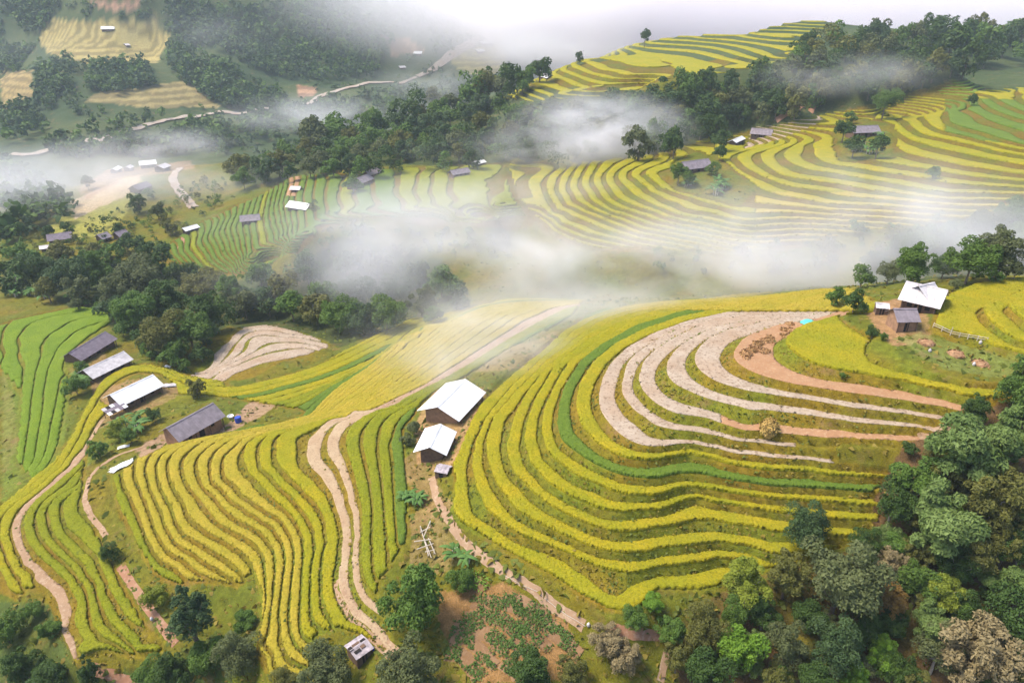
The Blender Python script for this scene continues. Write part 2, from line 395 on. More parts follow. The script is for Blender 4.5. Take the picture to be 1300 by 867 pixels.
# share of each step that is level ground (wide fields have narrow banks); warped so that every foot line lies at .70 / .68
kk0 = np.floor(np.where(LEV > 500, 0, LEV))
WL = np.full(LEV.shape, 0.66)
for k_, w_ in {44: 0.93, 43: 0.80, 42: 0.72, 46: 0.88, 47: 0.85, 48: 0.85, 24: 0.74, 25: 0.74, 26: 0.76, 27: 0.8, 22: 0.62, 23: 0.62, 0: 0.78, 1: 0.74, 2: 0.6}.items():
    WL[kk0 == k_] = w_
WL[kk0 < 0] = 0.86
WL[(kk0 < 0) & (UG > 220)] = 0.66
WL[inpoly(UG, VG, [(340,545),(430,487),(500,435),(560,395),(760,375),(730,405),(640,447),(540,508),(480,530),(400,545)])] = 0.76
WL[LEV > 500] = 0.60
WL[(LEV > 500) & (UG < 650)] = 0.74
WL[(LEV > 500) & inpoly(UG, VG, [(1130,140),(1230,120),(1320,60),(1320,200),(1180,180)])] = 0.72
WL = blur(WL, 1)
WL = np.clip(WL + 0.07 * fbm(XG / 7, YG / 7, 3, 88), 0.45, 0.95)
Wc = np.where(LEV > 500, 0.68, 0.70)
kA = np.floor(LEV); fA = LEV - kA
LEV = kA + np.where(fA < WL, fA / WL * Wc, Wc + (fA - WL) / (1 - WL) * (1 - Wc))
vx, vy, vz, vl, vt = [a.ravel() for a in (XG, YG, HG, LEV, tm)]
vr = RG.ravel()
ii = (np.arange(NL - 1)[:, None] * NA + np.arange(NA - 1)[None]).ravel()
T = np.concatenate([np.stack([ii, ii + 1, ii + NA + 1], 1), np.stack([ii, ii + NA + 1, ii + NA], 1)])
WN, WM = 0.70, 0.68
# only triangles inside a terraced area are cut
tt = vt[T]
cand = (tt.max(1) > 0) & ((vl[T].max(1) - vl[T].min(1)) < 30)
keep, cutT = T[~cand], T[cand]
V = [vx, vy, vz, vl, vt]
def split(cutT, V, tau):
    s = V[3]
    ls = s[cutT]
    mn, mx = ls.min(1), ls.max(1)
    st = (mn < tau - 1e-6) & (mx > tau + 1e-6)
    if not st.any():
        return cutT, V
    rest, c = cutT[~st], cutT[st]
    lc = s[c] - tau
    lc[np.abs(lc) <= 1e-6] = 0
    sg = np.sign(lc)
    out = [rest]
    nv = len(s)
    ea, eb = [], []
    # triangles with one vertex on the line
    z0 = (sg == 0).any(1)
    c0 = c[z0]
    if len(c0):
        k = np.argmax(sg[z0] == 0, 1)
        rows = np.arange(len(c0))
        p, q, r = c0[rows, k], c0[rows, (k + 1) % 3], c0[rows, (k + 2) % 3]
        e0 = (np.minimum(q, r), np.maximum(q, r))
    else:
        p = q = r = np.zeros(0, int); e0 = (p, p)
    c1 = c[~z0]; s1 = sg[~z0]
    rows = np.arange(len(c1))
    tot = s1.sum(1)
    k = np.argmax(s1 == -np.sign(tot)[:, None], 1)     # the lone vertex
    a, b, d = c1[rows, k], c1[rows, (k + 1) % 3], c1[rows, (k + 2) % 3]
    e1 = (np.minimum(a, b), np.maximum(a, b))
    e2 = (np.minimum(a, d), np.maximum(a, d))
    EA = np.concatenate([e0[0], e1[0], e2[0]]); EB = np.concatenate([e0[1], e1[1], e2[1]])
    key = EA.astype(np.int64) * (nv + 1) + EB
    uk, inv = np.unique(key, return_inverse=True)
    ua, ub = uk // (nv + 1), uk % (nv + 1)
    f = (tau - s[ua]) / (s[ub] - s[ua])
    V = [np.concatenate([w, w[ua] + f * (w[ub] - w[ua])]) for w in V]
    V[3][nv:] = tau
    inv = inv + nv
    n0, n1 = len(c0), len(c1)
    m0, m1, m2 = inv[:n0], inv[n0:n0 + n1], inv[n0 + n1:]
    out += [np.stack([p, q, m0], 1), np.stack([p, m0, r], 1),
            np.stack([a, m1, m2], 1), np.stack([m1, b, d], 1), np.stack([m1, d, m2], 1)]
    return np.concatenate(out), V
for k in range(-12, 51):
    for tau in (k, k + WN):
        cutT, V = split(cutT, V, float(tau))
for k in range(-26, 30):
    for tau in (1000 + k, 1000 + k + WM):
        cutT, V = split(cutT, V, float(tau))
for k in range(8, 36):
    for tau in (2000 + k, 2000 + k + WM):
        cutT, V = split(cutT, V, float(tau))
for k in range(-46, 12):
    for tau in (3000 + k, 3000 + k + WM):
        cutT, V = split(cutT, V, float(tau))
gx, gy, gz, gl, gt = V
ismid = gl > 500
isr = gl > 1500
isf = gl > 2500
lk = np.where(isf, gl - 3000, np.where(isr, gl - 2000, np.where(ismid, gl - 1000, gl)))
mst = np.where(isf, FST, np.where(isr, RST, MST))
kk = np.floor(lk + 1e-5)
ff = np.clip(lk - kk, 0, 1)
wv = np.where(ismid, WM, WN)
zk = np.where(ismid, MZ0 + mst * kk, z_of(kk))
zk1 = np.where(ismid, MZ0 + mst * (kk + 1), z_of(kk + 1))
rs = np.clip((ff - wv) / (1 - wv), 0, 1)
zt = zk + (zk1 - zk) * rs
zt = zt + 0.10 * fbm(gx / 1.3, gy / 1.3, 2, 5) * (rs > 0.02) * (rs < 0.98)
gz = np.where(gt > 0, gz + (zt - gz) * np.clip(gt, 0, 1), gz)
GT = np.concatenate([keep, cutT])
gu, gv = pix(gx, gy, gz)

# ground height at any x, y (terraced)
ZT = HG.copy()
LKg = np.where(LEV > 2500, LEV - 3000, np.where(LEV > 1500, LEV - 2000, np.where(LEV > 500, LEV - 1000, LEV)))
MSg = np.where(LEV > 2500, FST, np.where(LEV > 1500, RST, MST))
Kg = np.floor(LKg); Fg = LKg - Kg
Wg = np.where(LEV > 500, WM, WN)
Zk = np.where(LEV > 500, MZ0 + MSg * Kg, z_of(Kg)); Zk1 = np.where(LEV > 500, MZ0 + MSg * (Kg + 1), z_of(Kg + 1))
ZT = HG + (Zk + (Zk1 - Zk) * np.clip((Fg - Wg) / (1 - Wg), 0, 1) - HG) * tm
def bil(G, x, y):
    a, l = lp(np.asarray(x, float), np.asarray(y, float))
    fi = np.clip((l - L0) / DL, 0, NL - 1.001); fj = np.clip((a + AZM) / (2 * AZM) * (NA - 1), 0, NA - 1.001)
    i = fi.astype(int); j = fj.astype(int)
    fi = fi - i; fj = fj - j
    return (G[i, j] * (1 - fj) + G[i, j + 1] * fj) * (1 - fi) + (G[i + 1, j] * (1 - fj) + G[i + 1, j + 1] * fj) * fi
def ground(x, y):
    return bil(ZT, x, y)
def place(u, v, h=0.0, rmin=45.0, rmax=1400.0):
    """ground point whose spot h metres above the ground is seen at photo pixel (u, v)"""
    dx, dy, dz = [float(q) for q in raydir(u, v)]
    hor = math.hypot(dx, dy)
    t = np.exp(np.linspace(math.log(rmin), math.log(rmax), 4000)) / hor
    g = ground(dx * t, dy * t) + h - (ZC + dz * t)
    s = np.nonzero(g >= 0)[0]
    k = s[0] if len(s) else len(t) - 1
    return dx * t[k], dy * t[k], float(ground(dx * t[k], dy * t[k]))
# ---------------------------------------------------------------- materials
def mat(name):
    m = bpy.data.materials.new(name)
    m.use_nodes = True
    nt = m.node_tree
    b = nt.nodes["Principled BSDF"]
    b.inputs["Roughness"].default_value = 0.9
    b.inputs["Specular IOR Level"].default_value = 0.15
    return m, nt, b
def nd(nt, t, **kw):
    n = nt.nodes.new(t)
    for k, v in kw.items():
        setattr(n, k, v)
    return n
def mixc(nt, fac, a, b, blend='MIX'):
    n = nd(nt, "ShaderNodeMix", data_type='RGBA', blend_type=blend)
    n.clamp_result = False
    for s, v in ((n.inputs[0], fac), (n.inputs[6], a), (n.inputs[7], b)):
        if isinstance(v, bpy.types.NodeSocket):
            nt.links.new(v, s)
        elif isinstance(v, (int, float)):
            s.default_value = v
        else:
            s.default_value = (*v, 1)
    return n.outputs[2]
def noise(nt, scale, detail=3, coord=None, rough=0.55, stretch=None):
    n = nd(nt, "ShaderNodeTexNoise")
    n.inputs["Scale"].default_value = scale
    n.inputs["Detail"].default_value = detail
    n.inputs["Roughness"].default_value = rough
    if coord is None:
        g = nd(nt, "ShaderNodeNewGeometry")
        coord = g.outputs["Position"]
    if stretch:
        mp = nd(nt, "ShaderNodeMapping")
        mp.inputs["Scale"].default_value = stretch
        nt.links.new(coord, mp.inputs[0])
        coord = mp.outputs[0]
    nt.links.new(coord, n.inputs["Vector"])
    return n.outputs["Fac"]
def ramp(nt, fac, lo, hi, a=0.0, b=1.0):
    n = nd(nt, "ShaderNodeMapRange")
    n.inputs[1].default_value = lo
    n.inputs[2].default_value = hi
    n.inputs[3].default_value = a
    n.inputs[4].default_value = b
    nt.links.new(fac, n.inputs[0])
    return n.outputs[0]
def bump(nt, b, h, strength=0.5, dist=0.2):
    n = nd(nt, "ShaderNodeBump")
    n.inputs["Strength"].default_value = strength
    n.inputs["Distance"].default_value = dist
    nt.links.new(h, n.inputs["Height"])
    nt.links.new(n.outputs[0], b.inputs["Normal"])

def ground_material():
    m, nt, b = mat("ground_cover")
    at = nd(nt, "ShaderNodeAttribute", attribute_name="land")
    n1 = noise(nt, 0.9, 5)
    n2 = noise(nt, 0.13, 4)
    n3 = noise(nt, 4.5, 3)
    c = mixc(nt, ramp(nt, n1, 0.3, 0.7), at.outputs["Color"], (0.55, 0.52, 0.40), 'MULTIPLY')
    c = mixc(nt, ramp(nt, n3, 0.35, 0.7), c, (1.6, 1.5, 1.4), 'MULTIPLY')
    # bare patches of reddish earth
    br = ramp(nt, n2, 0.56, 0.70)
    n4 = noise(nt, 0.55, 4)
    pm = nd(nt, "ShaderNodeMath", operation='MULTIPLY')
    nt.links.new(br, pm.inputs[0]); nt.links.new(ramp(nt, n4, 0.45, 0.6), pm.inputs[1])
    pm2 = nd(nt, "ShaderNodeMath", operation='MULTIPLY')
    nt.links.new(pm.outputs[0], pm2.inputs[0]); pm2.inputs[1].default_value = 0.55
    c = mixc(nt, pm2.outputs[0], c, (0.20, 0.115, 0.055))
    nt.links.new(c, b.inputs["Base Color"])
    bump(nt, b, n3, 0.6, 0.25)
    return m
def crop_material(name, c1, c2, c3):
    m, nt, b = mat(name)
    n1 = noise(nt, 2.6, 4, rough=0.7)
    n2 = noise(nt, 0.22, 4)
    n3 = noise(nt, 9.0, 2, rough=0.8)
    n5 = noise(nt, 0.06, 3)
    c = mixc(nt, ramp(nt, n2, 0.36, 0.64), c1, c2)
    c = mixc(nt, ramp(nt, n5, 0.40, 0.64, 0.0, 0.6), c, c2)
    c = mixc(nt, ramp(nt, n1, 0.42, 0.72), c, c3)
    c = mixc(nt, ramp(nt, n3, 0.30, 0.70), c, (1.45, 1.40, 1.3), 'MULTIPLY')
    oi = nd(nt, "ShaderNodeObjectInfo")
    c = mixc(nt, ramp(nt, oi.outputs["Random"], 0, 1, 0.0, 0.35), c, (0.78, 0.92, 0.55), 'MULTIPLY')
    nt.links.new(c, b.inputs["Base Color"])
    bump(nt, b, n1, 0.9, 0.35)
    return m
def soil_material(name, c1, c2, speck, scale=3.0):
    m, nt, b = mat(name)
    n1 = noise(nt, 0.4, 4)
    n2 = noise(nt, scale, 3, rough=0.75)
    c = mixc(nt, ramp(nt, n1, 0.35, 0.65), c1, c2)
    n6 = noise(nt, 0.12, 3)
    c = mixc(nt, ramp(nt, n6, 0.45, 0.7, 0.0, 0.5), c, (0.30, 0.19, 0.11))
    c = mixc(nt, ramp(nt, n2, 0.52, 0.64, 0.0, 0.8), c, speck)
    nt.links.new(c, b.inputs["Base Color"])
    bump(nt, b, n2, 0.6, 0.12)
    return m
def flat_material(name, col, rough=0.7, var=0.35, scale=3.0, spec=0.25):
    m, nt, b = mat(name)
    n1 = noise(nt, scale, 4)
    c = mixc(nt, ramp(nt, n1, 0.3, 0.7), col, tuple(x * (1 - var) for x in col))
    nt.links.new(c, b.inputs["Base Color"])
    b.inputs["Roughness"].default_value = rough
    b.inputs["Specular IOR Level"].default_value = spec
    bump(nt, b, n1, 0.2, 0.05)
    return m
M = {}
M['ground'] = ground_material()
M['gold'] = crop_material("ripe_rice", (0.290, 0.228, 0.009), (0.205, 0.196, 0.008), (0.142, 0.136, 0.007))
M['goldgreen'] = crop_material("ripening_rice", (0.205, 0.198, 0.008), (0.145, 0.162, 0.007), (0.092, 0.108, 0.006))
M['tan'] = crop_material("pale_ripe_rice", (0.330, 0.240, 0.030), (0.262, 0.215, 0.020), (0.178, 0.152, 0.013))
M['green'] = crop_material("green_rice", (0.105, 0.150, 0.018), (0.082, 0.128, 0.015), (0.058, 0.094, 0.012))
M['lime'] = crop_material("young_rice", (0.140, 0.195, 0.014), (0.108, 0.165, 0.012), (0.075, 0.120, 0.010))
M['stubble'] = soil_material("rice_stubble", (0.37, 0.300, 0.225), (0.30, 0.235, 0.170), (0.16, 0.105, 0.065), 1.7)
M['palestubble'] = soil_material("dry_straw", (0.38, 0.285, 0.175), (0.33, 0.235, 0.14), (0.22, 0.145, 0.085), 3.0)
M['soil'] = soil_material("bare_soil", (0.33, 0.185, 0.095), (0.28, 0.150, 0.075), (0.38, 0.25, 0.14), 1.6)
M['path'] = soil_material("trodden_earth", (0.31, 0.205, 0.125), (0.25, 0.16, 0.095), (0.37, 0.27, 0.18), 1.2)

# ---------------------------------------------------------------- objects from arrays
def mesh_obj(name, verts, faces, material=None, parent=None, smooth=False):
    me = bpy.data.meshes.new(name)
    if isinstance(faces, np.ndarray):
        nf, k = faces.shape
        me.vertices.add(len(verts)); me.vertices.foreach_set("co", np.asarray(verts, np.float32).ravel())
        me.loops.add(nf * k); me.loops.foreach_set("vertex_index", faces.astype(np.int32).ravel())
        me.polygons.add(nf)
        me.polygons.foreach_set("loop_start", np.arange(0, nf * k, k, dtype=np.int32))
        me.update(calc_edges=True)
    else:
        me.from_pydata([tuple(v) for v in verts], [], faces)
    if smooth:
        me.polygons.foreach_set("use_smooth", np.ones(len(me.polygons), bool))
    if material:
        me.materials.append(material)
    o = bpy.data.objects.new(name, me)
    COL.objects.link(o)
    o.parent = parent
    return o
def tag(o, label=None, cat=None, group=None, kind=None):
    if label: o["label"] = label
    if cat: o["category"] = cat
    if group: o["group"] = group
    if kind: o["kind"] = kind
    return o
def empty(name, loc, rz=0.0):
    o = bpy.data.objects.new(name, None)
    o.empty_display_size = 0.3
    COL.objects.link(o)
    o.location = loc
    o.rotation_euler = (0, 0, rz)
    return o

# ---------------------------------------------------------------- ground colours (what grows or lies there)
GRASS = np.array([0.088, 0.110, 0.010]); OLIVE = np.array([0.165, 0.118, 0.010]); BROWN = np.array([0.26, 0.16, 0.085])
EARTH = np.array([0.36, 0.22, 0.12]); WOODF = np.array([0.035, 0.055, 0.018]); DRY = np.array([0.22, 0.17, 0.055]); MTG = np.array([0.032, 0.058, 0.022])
land = np.tile(GRASS, (len(gx), 1))
gr = np.hypot(gx, gy)
w = np.clip(fbm(gx / 9, gy / 9, 3, 41) * 0.9 + 0.35, 0, 1)[:, None]
land = land * (1 - 0.75 * w) + OLIVE * 0.75 * w
terr = (gt > 0.5)
wr = np.clip(fbm(gx / 10, gy / 10, 3, 77) * 1.3 + 0.62, 0, 1)[:, None]
land = np.where(terr[:, None], OLIVE * wr + np.array([0.120, 0.140, 0.010]) * (1 - wr), land)
land = np.where((terr & (gr > 255))[:, None], land * 0.75, land)
def paint(poly, col, amt=1.0, sel=None, soft=0.0, seed=1):
    js = np.clip(gr / 100, 1, 9)
    m = inpoly(gu + 7 * fbm(gx / (3 * js), gy / (3 * js), 3, seed + 60), gv + 5 * fbm(gx / (3 * js), gy / (3 * js), 3, seed + 90), poly)
    if sel is not None:
        m &= sel
    a = amt * np.clip(1 - soft + soft * (1 + 1.6 * fbm(gx / 7, gy / 7, 3, seed)), 0, 1) if soft else amt
    land[m] = (land * (1 - np.reshape(a, (-1, 1)) ) + np.array(col) * np.reshape(a, (-1, 1)))[m] if soft else land[m] * (1 - a) + np.array(col) * a
gnear = gr < 250
# wood floor, lower right; reddish earth under the trees
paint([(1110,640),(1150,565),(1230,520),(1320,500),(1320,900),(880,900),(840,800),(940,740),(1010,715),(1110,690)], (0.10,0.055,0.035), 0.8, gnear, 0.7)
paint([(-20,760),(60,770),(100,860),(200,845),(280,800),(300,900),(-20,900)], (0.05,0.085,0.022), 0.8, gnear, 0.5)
# vegetable garden
paint([(555,752),(640,740),(720,790),(745,866),(600,866),(560,800)], (0.23,0.130,0.055), 0.9, gnear, 0.5)
paint([(520,660),(540,640),(570,660),(600,700),(560,730),(520,720)], (0.24,0.17,0.08), 0.6, gnear, 0.7)
paint([(500,590),(548,560),(560,620),(575,640),(560,660),(535,640)], (0.24,0.15,0.08), 0.6, gnear, 0.5)
paint([(525,545),(560,490),(620,490),(600,545),(590,575),(560,600),(530,590)], EARTH, 0.7, gnear, 0.4)
paint([(275,560),(200,570),(180,585),(170,572),(205,552),(290,538),(320,510),(350,512),(330,530)], (0.30,0.20,0.14), 0.85, gnear, 0.3)
paint([(110,455),(80,452),(85,430),(130,450),(140,490),(180,480),(240,490),(220,505),(190,520),(150,530),(125,545),(120,520)], (0.28,0.17,0.10), 0.6, gnear, 0.5)
paint([(1090,385),(1140,380),(1180,405),(1190,440),(1130,440)], (0.30,0.17,0.10), 0.75, gnear, 0.5)
paint([(1130,430),(1170,425),(1290,455),(1290,480),(1200,470)], (0.15,0.19,0.05), 0.6, gnear, 0.4)
paint([(0,470),(14,500),(20,560),(0,610)], (0.25,0.15,0.08), 0.8, gnear, 0.5)
paint([(600,470),(650,440),(700,420),(720,440),(660,470)], (0.26,0.19,0.10), 0.6, gnear, 0.4)
paint([(0,440),(95,440),(88,520),(72,585),(40,615),(0,640)], (0.105,0.150,0.018), 0.75, gnear, 0.4)
# wooded ground
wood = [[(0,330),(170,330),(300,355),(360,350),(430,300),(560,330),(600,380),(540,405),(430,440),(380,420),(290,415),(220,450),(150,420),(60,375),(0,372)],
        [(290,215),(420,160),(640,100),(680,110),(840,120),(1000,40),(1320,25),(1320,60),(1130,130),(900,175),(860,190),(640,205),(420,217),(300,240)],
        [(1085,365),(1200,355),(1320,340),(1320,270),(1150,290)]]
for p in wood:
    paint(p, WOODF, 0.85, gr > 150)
# mountain: patchwork of woods, grass and dry fields
mt = gr > 540
pw = np.clip(fbm(gx / 60, gy / 60, 4, 55) * 1.6 + 0.5, 0, 1)[:, None]
land = np.where(mt[:, None], MTG * (1 - 0.6 * pw) + np.array([0.075, 0.095, 0.030]) * 0.6 * pw, land)
fields_far = [([(55,28),(200,24),(215,50),(205,78),(110,82),(50,62)], (0.30,0.25,0.10)),
          ([(120,118),(245,103),(280,135),(205,138),(110,128)], (0.24,0.20,0.09)),
          ([(0,95),(40,90),(45,120),(5,140)], (0.26,0.20,0.09)),
          ([(485,42),(520,48),(545,65),(500,72)], (0.28,0.18,0.12)),
          ([(375,108),(400,108),(400,120),(380,124)], (0.30,0.18,0.12)),
          ([(575,65),(640,55),(640,90),(600,95),(575,85)], (0.30,0.27,0.09)),
          ([(535,0),(575,5),(575,25),(555,20)], (0.34,0.17,0.11)),
          ([(105,0),(180,0),(180,10),(150,14)], (0.34,0.20,0.14))]
for p, c in fields_far:
    paint(p, c, 0.85, mt)
    mf = inpoly(gu, gv, p) & mt
    st_ = np.where(np.sin(2 * np.pi * gz / 5.0) > 0.1, 1.25, 0.72)
    land[mf] *= st_[mf][:, None]
# valley fields on the left beyond the wood
paint([(60,280),(160,222),(185,230),(160,270),(140,300),(60,310)], (0.26,0.26,0.06), 0.8, (gr > 280) & (gr < 540), 0.4)
paint([(90,258),(150,228),(180,222),(175,240),(95,280)], (0.46,0.36,0.27), 0.8, (gr > 280) & (gr < 540), 0.3)
paint([(100,240),(150,205),(240,200),(250,215),(160,225),(110,255)], (0.30,0.19,0.13), 0.6, (gr > 280) & (gr < 640), 0.5)

def split_ground(name, m, label=None):
    tsel = GT[m]
    used, inv = np.unique(tsel, return_inverse=True)
    o = mesh_obj(name, np.stack([gx[used], gy[used], gz[used]], 1), inv.reshape(-1, 3), M['ground'])
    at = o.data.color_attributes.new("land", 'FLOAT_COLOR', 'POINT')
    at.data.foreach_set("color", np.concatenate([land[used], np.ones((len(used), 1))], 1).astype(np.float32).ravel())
    tag(o, kind="structure")
    return o
tr = gr[GT].mean(1)
tcx, tcy = gx[GT].mean(1), gy[GT].mean(1)
rs_ = 236.0 + 22 * np.clip(-tcx / 120, 0, 1.2) - 30 * np.clip(tcx / 150, 0, 1) + 25
split_ground("near_hillside", tr < rs_)
split_ground("opposite_hillside", (tr >= rs_) & (tr < 540))
split_ground("mountainside", tr >= 540)

# ---------------------------------------------------------------- plots of rice, stubble and soil: one object per terrace strip
tl = gl[cutT].mean(1)
tk = np.floor(tl)
tf = tl - tk
tmid = tl > 500
plot_ok = (gt[cutT].min(1) > 0.98) & (tf < np.where(tmid, WM, WN))
PT = cutT[plot_ok]; PK = tk[plot_ok].astype(int)
cu, cv = gu[PT].mean(1), gv[PT].mean(1)
# what each terrace carries
def kinds():
    k = np.full(len(PT), 'gold', dtype='<U12')
    mid = PK > 500
    l = PK
    sp = inpoly(cu, cv, TL) & (l <= 7)
    k[sp] = 'goldgreen'
    k[sp & (l <= 1)] = 'gold'
    k[sp & (l == 2) & (cv > 515) ] = 'path'
    k[sp & (l <= 4) & (cu > 250)] = 'gold'
    k[sp & (l == 2) & (cu > 250)] = 'green'
    k[sp & (l >= 7)] = 'green'
    k[(l >= 7) & (l < 9)] = 'green'
    fan = (l >= 9) & (l <= 21)
    k[fan] = 'tan'
    k[fan & (l >= 19)] = 'gold'
    k[fan & (cu > 400) & (cv < 530)] = 'tan'
    k[(l == 9) & (cv > 560)] = 'goldgreen'
    k[(l == 22) | (l == 23)] = 'palestubble'
    k[((l == 22) | (l == 23)) & (cv < 520)] = 'path'
    k[(l >= 24) & (l <= 26)] = 'goldgreen'
    k[(l >= 27) & (l <= 29)] = 'green'
    k[(l >= 30) & (l <= 37)] = 'gold'
    k[(l == 36)] = 'green'
    k[(l >= 38) & (l <= 42)] = 'stubble'
    k[(l == 40) & (cu > 915) & (cv > 500)] = 'soil'
    k[(l == 39) & (cu > 1010)] = 'none'
    k[(l == 43)] = 'soil'
    k[(l >= 44) & (l < 60)] = 'gold'
    k[(l == 45)] = 'none'
    gn = inpoly(cu, cv, TN) & (l < 0)
    k[gn] = 'lime'
    k[(l < 0) & inpoly(cu, cv, TP)] = 'stubble'
    back = (l >= 30) & (l < 44) & (cv < 396) & (l < 60)
    k[back] = 'tan'
    m2 = inpoly(cu, cv, TM2) & mid
    k[mid] = 'gold'
    k[m2 & (l > 2500)] = 'green'
    k[(PK > 1500) & (PK < 2500)] = 'gold'
    k[PK > 2500] = 'green'
    k[(PK > 2500) & (((l - 3000) % 11) == 3)] = 'goldgreen'
    k[(PK > 2500) & (l > 3000 - 6)] = 'goldgreen'
    k[(PK > 2500) & ((l == 3000 - 13) | (l == 3000 - 14)) & (cv < 250)] = 'soil'
    k[mid & inpoly(cu, cv, [(960,150),(1035,140),(1045,155),(990,178),(945,190)])] = 'stubble'
    k[mid & inpoly(cu, cv, [(1200,125),(1300,128),(1320,190),(1200,172)])] = 'green'
    k[mid & inpoly(cu, cv, [(1205,95),(1262,80),(1255,110),(1215,130),(1190,118)])] = 'lime'
    k[mid & (cv > 245) & (cu > 960)] = 'tan'
    return k
PKIND = kinds()
kid = {n: i for i, n in enumerate(sorted(set(PKIND)))}
PKI = np.array([kid[s] for s in PKIND])
# connected strips of the same level and kind
nvv = len(gx)
grp = (PK + 100) * 32 + PKI
ekey = grp.astype(np.int64)[:, None] * nvv + PT
uq, inv = np.unique(ekey, return_inverse=True)
inv = inv.reshape(-1, 3)
lab = np.arange(len(uq))
while True:
    tmn = lab[inv].min(1)
    new = lab.copy()
    for c in range(3):
        np.minimum.at(new, inv[:, c], tmn)
    new = new[new]; new = new[new]
    if (new == lab).all():
        break
    lab = new
tlab = lab[inv[:, 0]]
area = 0.5 * np.abs((gx[PT[:, 1]] - gx[PT[:, 0]]) * (gy[PT[:, 2]] - gy[PT[:, 0]]) - (gx[PT[:, 2]] - gx[PT[:, 0]]) * (gy[PT[:, 1]] - gy[PT[:, 0]]))
order = np.argsort(tlab, kind='stable')
ul, start, cnt = np.unique(tlab[order], return_index=True, return_counts=True)
HGT = {'gold': 0.6, 'tan': 0.6, 'goldgreen': 0.6, 'green': 0.55, 'lime': 0.5, 'stubble': 0.10, 'palestubble': 0.08, 'soil': 0.06, 'path': 0.05}
NAME = {'gold': 'rice_plot', 'tan': 'rice_plot', 'goldgreen': 'rice_plot', 'green': 'rice_plot', 'lime': 'rice_plot', 'stubble': 'stubble_plot', 'palestubble': 'stubble_plot', 'soil': 'bare_soil_plot', 'path': 'earth_strip'}
WHERE = {'bowl': 'wrapping round the knoll by the right-hand farm', 'fan': 'on the fan below the grey-roofed house', 'spur': 'on the spur below the two white-roofed houses', 'low': 'on the low bench beside the dark wood', 'mid': 'on the opposite hill across the mist'}
LOOK = {'gold': 'golden ripe rice strip', 'tan': 'pale straw-gold rice strip', 'goldgreen': 'yellow-green ripening rice strip', 'green': 'green rice strip', 'lime': 'bright lime-green young rice strip', 'stubble': 'pale pinkish harvested stubble strip', 'palestubble': 'sandy cut-straw strip', 'soil': 'orange-brown bare soil strip', 'path': 'trodden bare earth strip'}
NPLOT = 0
PLOTS = []
for q in range(len(ul)):
    idx = order[start[q]:start[q] + cnt[q]]
    kind = PKIND[idx[0]]
    lev = PK[idx[0]]
    A_ = area[idx].sum()
    if kind == 'none' or A_ < (14 if lev < 500 else 30):
        continue
    tri = PT[idx]
    used, iv = np.unique(tri, return_inverse=True)
    iv = iv.reshape(-1, 3)
    n = len(used)
    x, y, z = gx[used].copy(), gy[used].copy(), gz[used].copy()
    h = HGT[kind]
    # outline edges
    E = np.concatenate([iv[:, [0, 1]], iv[:, [1, 2]], iv[:, [2, 0]]])
    ek = np.minimum(E[:, 0], E[:, 1]).astype(np.int64) * n + np.maximum(E[:, 0], E[:, 1])
    u_, ix, ct = np.unique(ek, return_index=True, return_counts=True)
    BE = E[ix[ct == 1]]
    onb = np.zeros(n, bool); onb[BE.ravel()] = True
    jit = 0.08 if h > 0.3 else 0.04
    sc = 1.0 if lev < 500 else 1.6
    bx = x + onb * jit * sc * rng.normal(size=n); by = y + onb * jit * sc * rng.normal(size=n)
    top = z + h + ((0.03 * rng.normal(size=n) + 0.10 * fbm(x / 2.5, y / 2.5, 2, 8)) * sc if h > 0.3 else 0.02 * rng.normal(size=n)) - onb * h * 0.22
    top = np.maximum(top, z + 0.03)
    verts = np.concatenate([np.stack([bx, by, top], 1), np.stack([x, y, z - 0.05], 1)])
    sk = np.concatenate([np.stack([BE[:, 1], BE[:, 0], BE[:, 0] + n], 1), np.stack([BE[:, 1], BE[:, 0] + n, BE[:, 1] + n], 1)])
    FA = np.concatenate([iv, sk])
    if h > 0.3 and lev < 500:
        # standing tufts of rice over the strip
        ar = area[idx]
        nt_ = int(A_ * 5)
        tk_ = rng.choice(len(iv), nt_, p=ar / ar.sum())
        w1 = rng.random(nt_); w2 = rng.random(nt_); sw = w1 + w2 > 1
        w1[sw] = 1 - w1[sw]; w2[sw] = 1 - w2[sw]
        tv = np.stack([bx, by, top], 1)
        cc = tv[iv[tk_, 0]] * (1 - w1 - w2)[:, None] + tv[iv[tk_, 1]] * w1[:, None] + tv[iv[tk_, 2]] * w2[:, None]
        an = rng.uniform(0, 6.28, nt_); le = 0.08 + 0.10 * rng.random(nt_); ti = rng.normal(size=(nt_, 2)) * 0.12
        ax_ = np.stack([np.cos(an) * le, np.sin(an) * le, 0.05 * rng.normal(size=nt_)], 1)
        upv = np.stack([ti[:, 0], ti[:, 1], 0.04 + 0.06 * rng.random(nt_)], 1)
        m0 = len(verts)
        verts = np.concatenate([verts, cc - ax_ * 0.6, cc + ax_ * 0.6, cc + ax_ * 0.35 + upv, cc - ax_ * 0.45 + upv])
        q_ = m0 + np.arange(nt_)
        FA = np.concatenate([FA, np.stack([q_, q_ + nt_, q_ + 2 * nt_], 1), np.stack([q_, q_ + 2 * nt_, q_ + 3 * nt_], 1)])
    # shared origin at the strip's middle
    c0 = np.array([x.mean(), y.mean(), z.mean()])
    o = mesh_obj(NAME[kind], verts - c0, FA, M[kind], smooth=True)
    o.location = c0
    PLOTS.append((o, kind, int(lev), float(A_), float(np.median(cu[idx])), float(np.median(cv[idx]))))
    NPLOT += 1
print("plots", NPLOT, "ground tris", len(GT))

